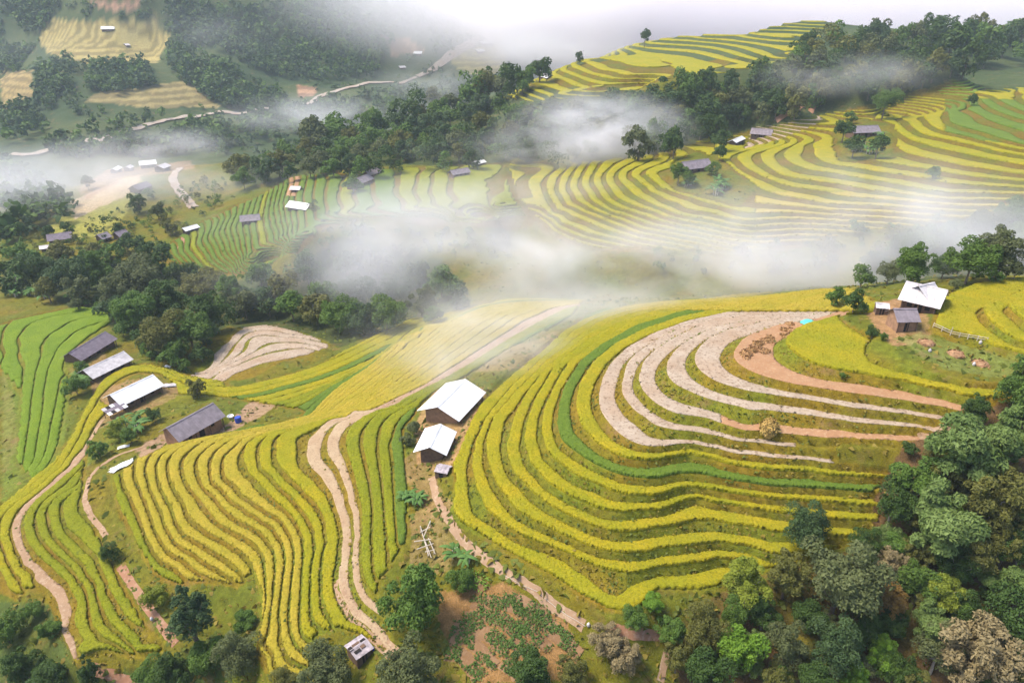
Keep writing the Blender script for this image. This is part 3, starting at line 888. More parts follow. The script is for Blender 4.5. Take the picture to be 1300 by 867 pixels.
ORD = ['lowest', 'second', 'third', 'fourth', 'fifth', 'sixth', 'seventh', 'eighth', 'ninth', 'tenth', 'eleventh', 'twelfth', 'thirteenth', 'fourteenth', 'fifteenth', 'sixteenth', 'seventeenth', 'eighteenth', 'nineteenth', 'twentieth', 'twenty-first']
def ordn(i):
    return ORD[max(0, min(len(ORD) - 1, i))]
PLOTS.sort(key=lambda p: -p[3])
seen_lab = set()
for o, kind, lev, ar, mu, mv in PLOTS:
    cat = 'rice terrace' if 'rice' in NAME[kind] else 'field terrace'
    lk_ = LOOK[kind]
    if lev > 2500:
        ref = None
        wh = 'on the fine green steps ' + ('behind the red earth track' if mu < 330 else ('beside the lone white-roofed house' if mu < 420 else ('near the house at the wood edge' if mu < 520 else 'running into the mist below the misty grey roof')))
    elif lev > 1500: wh = 'on the skyline ridge beyond the misty wood'; ref = None
    elif lev > 500:
        ref = None
        if mu < 450: wh = 'on the far slope beside the lone white-roofed house'
        elif mu < 650: wh = 'on the far slope between the wood edge and the mist'
        elif mu < 905: wh = 'on the far nose left of the tree-ringed thatched house'
        elif mu < 1090: wh = 'on the far slope between the two tree-ringed thatched houses'
        else: wh = 'on the far slope above the tree-ringed thatched house'
    elif lev >= 28: wh = 'curving round the knoll'; ref = '%s up from the footpath' % ordn(lev - 30)
    elif lev >= 22: wh = 'beside the white-roofed houses in the dip'; ref = '%s from the sandy double track' % ordn(lev - 22)
    elif lev >= 8:
        wh = 'of the fan' if mv > 545 else 'on the misty slope above the fan'
        ref = '%s up from the gully path' % ordn(lev - 8)
    elif lev >= 0: wh = 'of the spur'; ref = '%s up from the scrub' % ordn(lev)
    else:
        wh = 'on the bench below the dark wood' if mu > 200 else 'below the banana clump'
        ref = None
    lb = (lk_ + ' ' + wh + (', ' + ref if ref else '')).replace('young rice', 'rice')
    if ref and lb in seen_lab:
        lb = 'short piece of ' + lb
    seen_lab.add(lb)
    lb = ' '.join(lb.split()[:16])
    tag(o, lb, cat, {'gold': 'golden rice terraces', 'tan': 'pale gold rice terraces', 'goldgreen': 'ripening rice terraces', 'green': 'green rice terraces', 'lime': 'lime green rice terraces'}.get(kind, 'harvested terraces'))
# ---------------------------------------------------------------- paths and roads
M['road'] = soil_material("pale_road", (0.33, 0.28, 0.23), (0.28, 0.23, 0.19), (0.38, 0.33, 0.28), 0.3)
M['redpath'] = soil_material("red_earth_path", (0.28, 0.145, 0.085), (0.23, 0.115, 0.065), (0.33, 0.21, 0.14), 1.2)
def ribbon(name, pts, width, material, lift=0.07, step=None, flare=0.25):
    P = [place(u, v) for u, v in pts]
    P = np.array([p[:2] for p in P])
    seg = np.hypot(*(P[1:] - P[:-1]).T)
    s = np.concatenate([[0], np.cumsum(seg)])
    st = step or max(0.5, width * 0.4)
    q = np.arange(0, s[-1], st)
    x = np.interp(q, s, P[:, 0]); y = np.interp(q, s, P[:, 1])
    for _ in range(4):
        x[1:-1] = (x[:-2] + 2 * x[1:-1] + x[2:]) / 4
        y[1:-1] = (y[:-2] + 2 * y[1:-1] + y[2:]) / 4
    tx, ty = np.gradient(x), np.gradient(y)
    n = np.hypot(tx, ty) + 1e-9
    nx, ny = -ty / n, tx / n
    wv_ = width * (1 + flare * fbm(q / 2.5, q * 0 + 3.3, 2, 4))
    V_, cols = [], 5
    for c in np.linspace(-0.5, 0.5, cols):
        wx = x + nx * wv_ * c + 0.04 * width * rng.normal(size=len(x)) * (abs(c) > 0.4)
        wy = y + ny * wv_ * c + 0.04 * width * rng.normal(size=len(x)) * (abs(c) > 0.4)
        V_.append(np.stack([wx, wy, ground(wx, wy) + lift - 0.12 * lift * (abs(c) > 0.4)], 1))
    V_ = np.stack(V_, 1)
    m = len(x)
    i = (np.arange(m - 1)[:, None] * cols + np.arange(cols - 1)[None]).ravel()
    F = np.stack([i, i + 1, i + cols + 1, i + cols], 1)
    o = mesh_obj(name, V_.reshape(-1, 3), F, material, smooth=True)
    return tag(o, kind="structure")
ribbon("footpath", [(548,606),(553,630),(560,645),(575,670),(590,690),(610,705),(640,727),(680,750),(715,778),(742,796)], 1.3, M['path'])
ribbon("footpath", [(180,568),(150,578),(125,593),(113,607),(107,635),(115,655),(128,670),(135,682)], 1.1, M['path'])
ribbon("footpath", [(153,718),(163,735),(180,760),(200,788),(226,818)], 1.5, M['redpath'])
ribbon("footpath", [(118,848),(142,858),(175,868)], 1.3, M['redpath'])
ribbon("footpath", [(770,803),(800,805),(835,808),(848,806)], 1.3, M['redpath'])
ribbon("footpath", [(846,828),(838,866)], 1.0, M['path'])
ribbon("footpath", [(1166,556),(1190,546),(1214,537),(1222,527),(1213,518)], 1.0, M['path'])
ribbon("footpath", [(130,533),(110,565),(76,602),(40,636)], 1.4, M['path'])
ribbon("footpath", [(430,735),(435,757),(452,785),(475,805),(500,832),(520,848)], 2.4, M['path'])
ribbon("footpath", [(240,290),(232,305),(228,316)], 2.4, M['redpath'], 0.3)
ribbon("footpath", [(985,155),(1010,142),(1035,128),(1042,122)], 4, M['redpath'], 0.6)
ribbon("road", [(246,264),(236,252),(223,237),(219,228),(229,214)], 5.0, M['road'], 0.5)
ribbon("road", [(15,197),(40,198),(80,186),(130,180),(180,163),(230,150),(280,143),(325,141),(360,138),(395,132),(410,122),(440,113),(480,106),(530,99)], 7.0, M['road'], 1.4, flare=0.1)
ribbon("road", [(530,99),(560,82),(600,58),(622,45)], 13.0, M['road'], 2.0, flare=0.1)
ribbon("road", [(535,2),(560,8),(578,10)], 9.0, M['road'], 3.0, flare=0.1)

# ---------------------------------------------------------------- houses
M['tin'] = flat_material("white_roof_sheet", (0.72, 0.72, 0.72), 0.45, 0.22, 0.6, 0.4)
M['tin2'] = flat_material("worn_white_roof_sheet", (0.58, 0.54, 0.54), 0.5, 0.40, 0.9, 0.4)
M['grey'] = flat_material("grey_cement_roof_sheet", (0.24, 0.205, 0.225), 0.8, 0.38, 0.8)
M['grey2'] = flat_material("dark_cement_roof_sheet", (0.20, 0.165, 0.195), 0.8, 0.40, 0.9)
M['grey3'] = flat_material('weathered_grey_roof_sheet', (0.46, 0.40, 0.42), 0.8, 0.55, 1.6)
M['wood'] = flat_material("weathered_planks", (0.17, 0.105, 0.07), 0.85, 0.45, 2.0)
M['mud'] = flat_material("rammed_earth_wall", (0.34, 0.20, 0.12), 0.95, 0.35, 1.4)
M['dark'] = flat_material("dark_opening", (0.025, 0.02, 0.018), 0.9, 0.3)
M['bamboo'] = flat_material("dry_bamboo", (0.52, 0.45, 0.36), 0.7, 0.3, 5)
M['blue'] = flat_material("blue_plastic", (0.03, 0.07, 0.42), 0.5, 0.25, 2)
M['cyan'] = flat_material("turquoise_tarpaulin", (0.10, 0.52, 0.46), 0.5, 0.2, 2)
M['white'] = flat_material("white_plastic", (0.80, 0.80, 0.80), 0.5, 0.12, 2)
M['straw'] = crop_material("heaped_straw", (0.46, 0.32, 0.12), (0.40, 0.26, 0.09), (0.30, 0.19, 0.07))
M['ostraw'] = crop_material("orange_straw", (0.44, 0.27, 0.14), (0.38, 0.22, 0.11), (0.28, 0.16, 0.08))

def box(v, f, x0, x1, y0, y1, z0, z1):
    b = len(v)
    v += [(x0,y0,z0),(x1,y0,z0),(x1,y1,z0),(x0,y1,z0),(x0,y0,z1),(x1,y0,z1),(x1,y1,z1),(x0,y1,z1)]
    f += [(b,b+3,b+2,b+1),(b+4,b+5,b+6,b+7),(b,b+1,b+5,b+4),(b+1,b+2,b+6,b+5),(b+2,b+3,b+7,b+6),(b+3,b,b+4,b+7)]
def part_box(name, mtl, root, *b):
    v, f = [], []
    box(v, f, *b)
    return mesh_obj(name, v, f, mtl, root)
def sheet(name, mtl, root, x0, x1, ye, ze, yr, zr, lift, seed):
    """one corrugated sheet from eave (ye, ze) to ridge (yr, zr)"""
    r = random.Random(seed)
    n = max(4, int((x1 - x0) / 0.28))
    v, f = [], []
    dz0, dz1 = r.uniform(-0.03, 0.03), r.uniform(-0.02, 0.02)
    ex = r.uniform(-0.12, 0.12)
    for i in range(n + 1):
        x = x0 + (x1 - x0) * i / n
        w = 0.045 * (i % 2)
        for th in (0, -0.05):
            v.append((x, ye + (ye - yr) * 0.02 * ex, ze + w + lift + dz0 + th))
            v.append((x, yr, zr + w + lift + dz1 + th))
    for i in range(n):
        a = 4 * i
        f += [(a, a + 4, a + 5, a + 1), (a + 2, a + 3, a + 7, a + 6)]
        f += [(a, a + 2, a + 6, a + 4), (a + 1, a + 5, a + 7, a + 3)]
    f += [(0, 1, 3, 2), (4 * n, 4 * n + 2, 4 * n + 3, 4 * n + 1)]
    return mesh_obj(name, v, f, mtl, root)
def house(name, eL, eR, width, he, rise, roofm, wallm, label, group=None, over=0.85, cat='house', sheets=2.4, deep=1.6, ridge=0.5, minlen=None, detail=True):
    """eL, eR: photo pixels of the two ends of the eave that faces the viewer"""
    he = he * 0.78
    a = place(eL[0], eL[1], he); b = place(eR[0], eR[1], he)
    ax = np.array(a[:2]); bx_ = np.array(b[:2])
    d = bx_ - ax
    L = float(np.hypot(*d))
    rz = math.atan2(d[1], d[0])
    n = np.array([-d[1], d[0]]) / L
    mid = (ax + bx_) / 2 + n * width / 2
    if minlen and L < minlen:
        L = minlen
    xs = np.linspace(-L / 2, L / 2, 5)
    zs = []
    for xx in xs:
        for yy in (-width / 2, 0, width / 2):
            zs.append(float(ground(mid[0] + math.cos(rz) * xx - math.sin(rz) * yy, mid[1] + math.sin(rz) * xx + math.cos(rz) * yy)))
    z = (a[2] + b[2]) / 2
    zlow = min(zs) - z - 0.3
    root = empty(name, (mid[0], mid[1], z), rz)
    hl, hw = L / 2 - over, width / 2 - over
    ry = width * (ridge - 0.5)
    zc = he + rise
    # walls with gables
    zt_ = he + rise * over / (width / 2) - 0.05
    v = [(-hl,-hw,zlow),(hl,-hw,zlow),(hl,hw,zlow),(-hl,hw,zlow),(-hl,-hw,zt_),(hl,-hw,zt_),(hl,hw,zt_),(-hl,hw,zt_),(-hl,ry,zc-0.12),(hl,ry,zc-0.12)]
    f = [(0,1,5,4),(2,3,7,6),(1,2,6,9,5),(3,0,4,8,7),(4,5,9,8),(6,7,8,9),(0,3,2,1)]
    mesh_obj('wall', v, f, wallm, root)
    ns = max(2, int(round(L / sheets))) if detail else 1
    for side in (-1, 1):
        for i in range(ns):
            x0 = -L / 2 + L * i / ns; x1 = -L / 2 + L * (i + 1) / ns + 0.06
            ye = side * width / 2
            sheet('roof_sheet', roofm, root, x0, x1, ye, he, ry, zc, 0.015 * (i % 2), hash((name, side, i, round(L, 2))) % 9999)
    # ridge cap
    v = [(-L/2,ry-0.28,zc-0.02),(L/2,ry-0.28,zc-0.02),(L/2,ry,zc+0.12),(-L/2,ry,zc+0.12),(L/2,ry+0.28,zc-0.02),(-L/2,ry+0.28,zc-0.02)]
    mesh_obj('ridge_cap', v, [(0,1,2,3),(3,2,4,5),(0,3,5),(1,4,2),(0,5,4,1)], roofm, root)
    if detail:
        part_box('door', M['dark'], root, -0.7 if L > 6 else -0.4, 0.7 if L > 6 else 0.4, -hw - 0.05, -hw + 0.08, zlow * 0.3, min(2.0, he - 0.15))
        for s in ((-1, 1) if L > 6 else ()):
            wd = part_box('window', M['dark'], root, s * hl * 0.55 - 0.45, s * hl * 0.55 + 0.45, -hw - 0.04, -hw + 0.08, 0.8, min(1.6, he - 0.15))
            part_box('sill', M['wood'], wd, s * hl * 0.55 - 0.6, s * hl * 0.55 + 0.6, -hw - 0.12, -hw + 0.02, 0.7, 0.79)
        npost = max(3, int(L / 3.2))
        for i in range(npost):
            x = -hl + 2 * hl * i / (npost - 1)
            part_box('post', M['wood'], root, x - 0.09, x + 0.09, -width / 2 + 0.18, -width / 2 + 0.36, zlow, he + 0.05)
    tag(root, label, cat, group)
    return root
h0 = house('farmhouse', (103,457), (150,432), 8.0, 2.4, 2.3, M['grey2'], M['wood'], 'dark grey roofed farmhouse beside the lime-green rice, uphill of two white-roofed houses')
h1 = house('farmhouse', (118,481), (170,457), 7.5, 2.4, 2.0, M['tin2'], M['wood'], 'worn white-roofed farmhouse between the dark grey roof and the golden hairpin terraces')
h2 = house('farmhouse', (154,516), (209,490), 8.5, 2.5, 2.3, M['tin'], M['wood'], 'bright white-roofed farmhouse inside the golden hairpin terraces with a patched lean-to')
h3 = house('farmhouse', (226,556), (288,534), 8.0, 2.5, 2.6, M['grey'], M['mud'], 'long grey-roofed farmhouse at the head of the rice fan')
c1 = house('farmhouse', (583,535), (617,499), 10.0, 2.0, 2.2, M['tin'], M['mud'], 'large bright white-roofed house in the dip half veiled by mist', over=1.3)
c2 = house('farmhouse', (567,578), (580,549), 6.6, 1.9, 1.5, M['tin'], M['wood'], 'small white-roofed house below the large white-roofed house in the dip', over=1.1)
c3 = house('shed', (551,602), (567,599), 2.6, 1.6, 0.5, M['grey3'], M['wood'], 'tiny weathered grey-roofed shed at the top of the footpath', cat='shed', sheets=1.4, over=0.2)
r1 = house('farmhouse', (1150,386), (1182,387), 8.5, 2.6, 2.6, M['tin2'], M['wood'], 'patchy white-roofed farmhouse on the knoll by the fenced yard', minlen=7.5)
r2 = house('farmhouse', (1180,386), (1201,379), 6.5, 2.6, 2.4, M['tin2'], M['wood'], 'white-roofed wing joined to the farmhouse on the knoll', cat='house')
r3 = house('shed', (1112,392), (1130,392), 2.8, 1.9, 0.6, M['tin2'], M['wood'], 'small white-roofed lean-to shed next to bushes on the knoll', cat='shed', over=0.25, sheets=1.5)
r4 = house('barn', (1139,411), (1170,408), 5.0, 2.7, 1.7, M['grey'], M['mud'], 'open-fronted grey-roofed barn on stilts in front of the white-roofed farmhouse', cat='barn', over=0.5)
# patchwork lean-to in front of the bright house
def leanto():
    a = place(146, 518, 1.9)
    root = empty('lean_to', a, h2.rotation_euler[2])
    k = 0
    for i in range(5):
        for j in range(3):
            x0, y0 = -2.6 + i * 1.05, -1.6 + j * 1.1
            v = [(x0,y0,1.5+0.28*j),(x0+1.0,y0,1.5+0.28*j),(x0+1.0,y0+1.15,1.82+0.28*j),(x0,y0+1.15,1.82+0.28*j)]
            v += [(p[0],p[1],p[2]-0.05) for p in v]
            mesh_obj('roof_sheet', v, [(0,1,2,3),(7,6,5,4),(0,4,5,1),(1,5,6,2),(2,6,7,3),(3,7,4,0)], [M['tin'], M['grey2'], M['tin2'], M['dark']][(i * 7 + j * 5 + i * j) % 4], root)
    for x in (-2.4, 2.3):
        for y in (-1.4, 1.3):
            part_box('post', M['wood'], root, x, x + 0.14, y, y + 0.14, -1.5, 1.55 + (0.6 if y > 0 else 0))
    tag(root, 'patchwork lean-to of mixed sheets against the bright white-roofed farmhouse', 'lean-to')
leanto()
# field hut with a blue side, bottom
hut = house('field_hut', (453,842), (474,819), 3.4, 2.0, 0.35, M['grey3'], M['wood'], 'little field hut with patchy roof and blue tarpaulin side', cat='hut', sheets=1.2, over=0.25)
for q, (x, y, sx, sy) in enumerate([(-0.6,-0.7,0.5,0.25),(0.4,-0.5,0.35,0.3),(0.9,0.3,0.4,0.3),(-0.2,0.5,0.6,0.2),(-1.2,0.2,0.3,0.4)]):
    zz = 1.56 + 0.35 * (1 - abs(y) / 1.6) + 0.10
    part_box('roof_patch', M['wood'] if q % 2 else M['dark'], hut, x - sx, x + sx, y - sy, y + sy, zz - 0.02, zz + 0.03)
part_box('tarpaulin', M['blue'], hut, -1.2, 1.7, -1.42, -1.36, 0.5, 1.5)
# houses across the mist
FARH = [((362,266),(388,264),7.5,2.4,2.2,'tin','lone bright white-roofed house on the green slope across the mist'),
 ((452,238),(475,226),7,2.4,2.4,'grey','dark grey-roofed house with a bush beside it at the wood edge'),
 ((470,224),(486,217),6,2.2,2.0,'grey','smaller grey roof joined behind the house at the wood edge'),
 ((305,285),(330,277),7,2.4,2.2,'grey','faint grey-roofed house in the green terraces uphill of the red earth track'),
 ((367,243),(380,240),5,2.0,1.4,'tin2','small patchy shed just behind the lone bright white-roofed house'),
 ((606,209),(618,206),5,2.2,1.2,'tin','small white roof at the edge of the misty wood'),
 ((575,223),(598,219),6,2.4,2.0,'grey','misty grey roof beside the small white roof'),
 ((872,217),(906,211),8,2.5,2.8,'grey','grey thatched-looking house among shrubs on the golden nose'),
 ((1083,172),(1120,166),8,2.5,2.8,'grey','grey-roofed house ringed by banana plants near the round lone tree'),
 ((951,175),(980,168),8,2.5,2.6,'grey','grey-roofed house beside pink stubble below the ridge wood'),
 ((935,182),(947,176),5,2.2,1.2,'tin','small white shed next to the house beside pink stubble'),
 ((236,296),(254,287),5,2.2,1.2,'tin','white shed roofs where the red earth track begins'),
 ((60,308),(92,302),8,2.6,2.4,'grey2','long dark roof by the yellow strip beyond the wood'),
 ((50,318),(62,315),4,2.0,1.2,'tin2','small pale shed near the long dark roof'),
 ((130,305),(143,300),7,2.4,2.0,'grey','bluish grey roof at the end of the yellow strip'),
 ((152,302),(166,297),7,2.4,2.0,'grey2','dark roof behind the bluish grey roof'),
 ((176,243),(194,235),8,2.6,2.4,'grey2','dark roof beside bare trees uphill of the terraced knoll'),
 ((177,211),(199,208),9,3,2.6,'tin','long white roof in the misty valley hamlet'),
 ((148,216),(156,214),6,3,1.6,'tin','small white roof at the end of the valley hamlet'),
 ((165,214),(171,212),6,3,1.6,'tin2','middle small roof of the valley hamlet'),
 ((208,214),(218,211),8,3,1.8,'tin2','pale roof by the bend of the concrete road'),
 ((682,99),(694,97),8,3,2.0,'tin2','small pinkish-white house on the tip of the terraced ridge'),
 ((128,39),(145,37),12,4,3,'tin','white roof among dark trees in the dry fields on the mountain'),
 ((160,59),(166,58),9,3,2,'tin2','tiny pale roof in the dry terraces on the mountain'),
 ((524,68),(535,70),10,4,3,'tin','white roof near the brown field on the mountain'),
 ((508,87),(516,86),9,3,2,'tin2','small white roof downhill of the brown field'),
 ((614,57),(628,54),12,4,3,'tin','white roof where the far road climbs into cloud'),
 ((606,67),(616,65),11,4,3,'tin','white roof beside the far yellow terraces'),
 ((612,46),(620,44),11,4,3,'tin2','hazy white roof high on the far road'),
 ((628,42),(636,41),11,4,3,'tin2','faint roof at the edge of the cloud')]
for eL, eR, wd, he, ri, rm, lb in FARH:
    house('farmhouse', eL, eR, wd, he, ri, M[rm], M['wood'], lb, 'houses across the valley', detail=(eL[1] > 150), sheets=3.0, minlen=4.0)
# ---------------------------------------------------------------- trees
def leaf_material(name, c1, c2, c3):
    m, nt, b = mat(name)
    at = nd(nt, "ShaderNodeAttribute", attribute_name="leafv")
    oi = nd(nt, "ShaderNodeObjectInfo")
    c = mixc(nt, ramp(nt, at.outputs["Fac"], 0.0, 1.0), c1, c2)
    c = mixc(nt, ramp(nt, oi.outputs["Random"], 0.0, 1.0, 0.0, 0.55), c, c3)
    nt.links.new(c, b.inputs["Base Color"])
    b.inputs["Roughness"].default_value = 0.65
    b.inputs["Specular IOR Level"].default_value = 0.2
    tr_ = nd(nt, "ShaderNodeBsdfTranslucent")
    nt.links.new(c, tr_.inputs[0])
    ms = nd(nt, "ShaderNodeMixShader")
    ms.inputs[0].default_value = 0.25
    out = nt.nodes["Material Output"]
    nt.links.new(b.outputs[0], ms.inputs[1]); nt.links.new(tr_.outputs[0], ms.inputs[2])
    nt.links.new(ms.outputs[0], out.inputs["Surface"])
    return m
LM = {
 'dark': leaf_material("dark_leaves", (0.032, 0.068, 0.013), (0.064, 0.112, 0.020), (0.048, 0.084, 0.016)),
 'mid': leaf_material("green_leaves", (0.062, 0.125, 0.018), (0.115, 0.190, 0.030), (0.085, 0.138, 0.022)),
 'pale': leaf_material("pale_green_leaves", (0.085, 0.140, 0.030), (0.180, 0.245, 0.070), (0.120, 0.180, 0.038)),
 'grey': leaf_material("grey_green_leaves", (0.075, 0.095, 0.032), (0.130, 0.150, 0.055), (0.085, 0.100, 0.034)),
 'bright': leaf_material("bright_green_leaves", (0.095, 0.195, 0.014), (0.175, 0.290, 0.028), (0.120, 0.220, 0.020)),
 'yellow': leaf_material("yellow_green_leaves", (0.150, 0.195, 0.018), (0.240, 0.275, 0.032), (0.175, 0.210, 0.022)),
 'brown': leaf_material("rusty_leaves", (0.170, 0.098, 0.022), (0.280, 0.175, 0.045), (0.200, 0.125, 0.032)),
 'beige': leaf_material("beige_seed_heads", (0.190, 0.150, 0.070), (0.310, 0.250, 0.125), (0.220, 0.170, 0.080)),
 'olive': leaf_material("olive_leaves", (0.088, 0.098, 0.020), (0.160, 0.162, 0.036), (0.110, 0.108, 0.024)),
 'teal': leaf_material("blue_green_leaves", (0.034, 0.070, 0.022), (0.078, 0.122, 0.042), (0.046, 0.082, 0.024)),
}
M['bark'] = flat_material("bark", (0.20, 0.155, 0.115), 0.9, 0.45, 4.0)
M['palebark'] = flat_material("pale_bark", (0.42, 0.36, 0.30), 0.9, 0.35, 4.0)

def quads_mesh(name, C, Nn, size, asp, rr, bend=0.25, tone=None):
    """leaf sprays: one folded quad pair at each centre C facing Nn"""
    n = len(C)
    r = rr.normal(size=(n, 3))
    t = np.cross(Nn, r); t /= np.linalg.norm(t, axis=1)[:, None] + 1e-9
    s = np.cross(Nn, t)
    a = (size * asp)[:, None] * t * 0.5
    b = (size)[:, None] * s * 0.5
    dn = (size * bend)[:, None] * Nn
    v = np.stack([C - a - b * 0.35 - dn, C - b * 0.75, C + a - b * 0.2 - dn, C + a * 0.9 + b * 0.3 - dn, C + b * 0.8, C - a * 0.8 + b * 0.4 - dn], 1)
    base = np.arange(n)[:, None] * 6
    f = np.concatenate([base + np.array([[0, 1, 4, 5]]), base + np.array([[1, 2, 3, 4]])])
    me = bpy.data.meshes.new(name)
    me.vertices.add(n * 6); me.vertices.foreach_set("co", v.astype(np.float32).ravel())
    me.loops.add(len(f) * 4); me.loops.foreach_set("vertex_index", f.astype(np.int32).ravel())
    me.polygons.add(len(f)); me.polygons.foreach_set("loop_start", np.arange(0, len(f) * 4, 4, dtype=np.int32))
    me.update(calc_edges=True)
    at = me.attributes.new("leafv", 'FLOAT', 'POINT')
    at.data.foreach_set("value", np.repeat(rr.random(n) if tone is None else np.clip(0.45 * rr.random(n) + 0.55 * tone, 0, 1), 6).astype(np.float32))
    return me
def crown_points(rr, rx, rz, nl, n, lobe=0.38, shell=0.72, flat=1.0):
    """points and outward directions on a cluster of foliage clumps filling an ellipsoid (centre 0)"""
    d = rr.normal(size=(nl, 3)); d /= np.linalg.norm(d, axis=1)[:, None]
    d[:, 2] = d[:, 2] * 0.9 + 0.15
    lc = d * (rr.random(nl) ** 0.4 * 0.84)[:, None] * np.array([rx, rx, rz])
    lrr = lobe * rx * (0.45 + 0.85 * rr.random(nl) ** 1.5)
    k = rr.choice(nl, n, p=lrr ** 2 / (lrr ** 2).sum())
    dd = rr.normal(size=(n, 3)); dd /= np.linalg.norm(dd, axis=1)[:, None]
    dd[:, 2] = np.where(dd[:, 2] < -0.35, -dd[:, 2], dd[:, 2])
    rad = lrr[k] * (shell + (1.08 - shell) * rr.random(n))
    C = lc[k] + dd * rad[:, None] * np.array([1, 1, flat])
    N_ = dd + 0.75 * rr.normal(size=(n, 3)); N_[:, 2] += 0.5
    N_ /= np.linalg.norm(N_, axis=1)[:, None]
    return C, N_, lc, rr.random(nl)[k]
def crown(name, seed, rx, rz, nl, n, ls, asp=1.5, lobe=0.38, flat=1.0, cone=False):
    rr = np.random.default_rng(seed)
    C, N_, lc, lrr = crown_points(rr, rx, rz, nl, n, lobe, flat=flat)
    if cone:
        f = np.clip((C[:, 2] / rz + 1) / 2, 0, 1)
        C[:, :2] *= (1.25 - 0.9 * f)[:, None]
    return quads_mesh(name, C, N_, ls * (0.5 + 0.9 * rr.random(n)), np.full(n, asp), rr, tone=lrr), lc
def tube(v, f, p0, p1, r0, r1, n=6):
    p0, p1 = Vector(p0), Vector(p1)
    d = (p1 - p0).normalized()
    a = d.orthogonal().normalized(); b_ = d.cross(a)
    base = len(v)
    for p, r in ((p0, r0), (p1, r1)):
        for i in range(n):
            t = 2 * math.pi * i / n
            v.append(tuple(p + (a * math.cos(t) + b_ * math.sin(t)) * r))
    for i in range(n):
        j = (i + 1) % n
        f.append((base + i, base + j, base + n + j, base + n + i))
    f.append(tuple(base + i for i in reversed(range(n)))); f.append(tuple(base + n + i for i in range(n)))
def trunk_mesh(seed, h, r, limbs):
    rr = random.Random(seed)
    v, f = [], []
    p = Vector((0, 0, -0.6)); rad = r
    n = 5
    for i in range(n):
        q = Vector((rr.uniform(-.12, .12) * h * 0.3 * (i + 1) / n, rr.uniform(-.12, .12) * h * 0.3 * (i + 1) / n, h * (i + 1) / n))
        tube(v, f, p, q, rad, rad * 0.82)
        if i >= 2:
            for _ in range(2):
                a = rr.uniform(0, 2 * math.pi)
                e = q + Vector((math.cos(a), math.sin(a), 0.7)) * (limbs * rr.uniform(0.5, 0.9))
                m_ = q.lerp(e, 0.5) + Vector((0, 0, -0.15))
                tube(v, f, q, m_, rad * 0.55, rad * 0.35, 5); tube(v, f, m_, e, rad * 0.35, rad * 0.12, 5)
        p, rad = q, rad * 0.82
    me = bpy.data.meshes.new("trunk")
    me.from_pydata(v, [], f)
    me.materials.append(M['bark'])
    return me
# crowns have radius about 1 (x, y); the object's scale makes the tree
def mk(seed, rz, nl, n, ls, **kw):
    me, _ = crown("crown", seed, 1.0, rz, nl, n, ls, **kw)
    me.materials.append(LM['mid'])
    return me
CROWN = {
 'round': [mk(11, 0.95, 34, 8000, 0.058, lobe=0.34), mk(12, 1.1, 38, 8000, 0.058, lobe=0.33), mk(13, 0.9, 28, 7600, 0.06, lobe=0.38)],
 'fine': [mk(21, 1.2, 60, 9500, 0.048, lobe=0.27), mk(22, 1.1, 54, 9500, 0.048, lobe=0.28)],
 'feather': [mk(31, 0.85, 26, 8000, 0.055, asp=2.2, lobe=0.33, flat=0.6), mk(32, 1.0, 30, 8000, 0.055, asp=2.2, lobe=0.31, flat=0.65)],
 'spiky': [mk(41, 0.95, 80, 8000, 0.05, asp=2.0, lobe=0.19), mk(42, 1.05, 90, 8000, 0.05, asp=2.0, lobe=0.18)],
 'cone': [mk(51, 1.7, 50, 7000, 0.06, asp=1.8, lobe=0.28, cone=True)],
 'small': [mk(61, 0.95, 18, 1500, 0.125), mk(62, 1.1, 22, 1500, 0.125), mk(63, 0.85, 15, 1400, 0.13, lobe=0.42), mk(64, 1.2, 20, 1500, 0.125, lobe=0.33)],
}
TRK = [trunk_mesh(i, 1.0, 0.055, 0.45) for i in range(3)]
tree_n = [0]
def tree(u, v, r, shape, leaf, label, hc=None, group='trees', name='broadleaf_tree', tilt=0.0, zs=None, xy=None, bark=None, cat='tree'):
    """(u, v): photo pixel of the crown's middle; r: crown radius in metres; hc: height of the crown's middle"""
    i = tree_n[0]; tree_n[0] += 1
    rr = random.Random(i * 31 + 5)
    hc = hc if hc is not None else r * 1.55
    if xy is None:
        x, y, z = place(u, v, hc)
    else:
        x, y = xy; z = float(ground(x, y))
    root = empty(name, (x, y, z), rr.uniform(0, 6.28))
    root.rotation_euler = (rr.uniform(-tilt, tilt), rr.uniform(-tilt, tilt), rr.uniform(0, 6.28))
    ms = CROWN[shape]
    t = bpy.data.objects.new("trunk", TRK[i % 3]); COL.objects.link(t); t.parent = root
    t.scale = (max(hc * 1.0, r), max(hc * 1.0, r), hc * 1.05)
    if bark:
        t.material_slots[0].link = 'OBJECT'; t.material_slots[0].material = bark
    c = bpy.data.objects.new("crown", ms[i % len(ms)]); COL.objects.link(c); c.parent = root
    c.location = (0, 0, hc)
    c.scale = (r * rr.uniform(0.9, 1.1), r * rr.uniform(0.9, 1.1), (zs or 1.0) * r * rr.uniform(0.9, 1.12))
    c.rotation_euler = (0, 0, rr.uniform(0, 6.28))
    c.material_slots[0].link = 'OBJECT'; c.material_slots[0].material = LM[leaf]
    tag(root, label, cat, group)
    return root
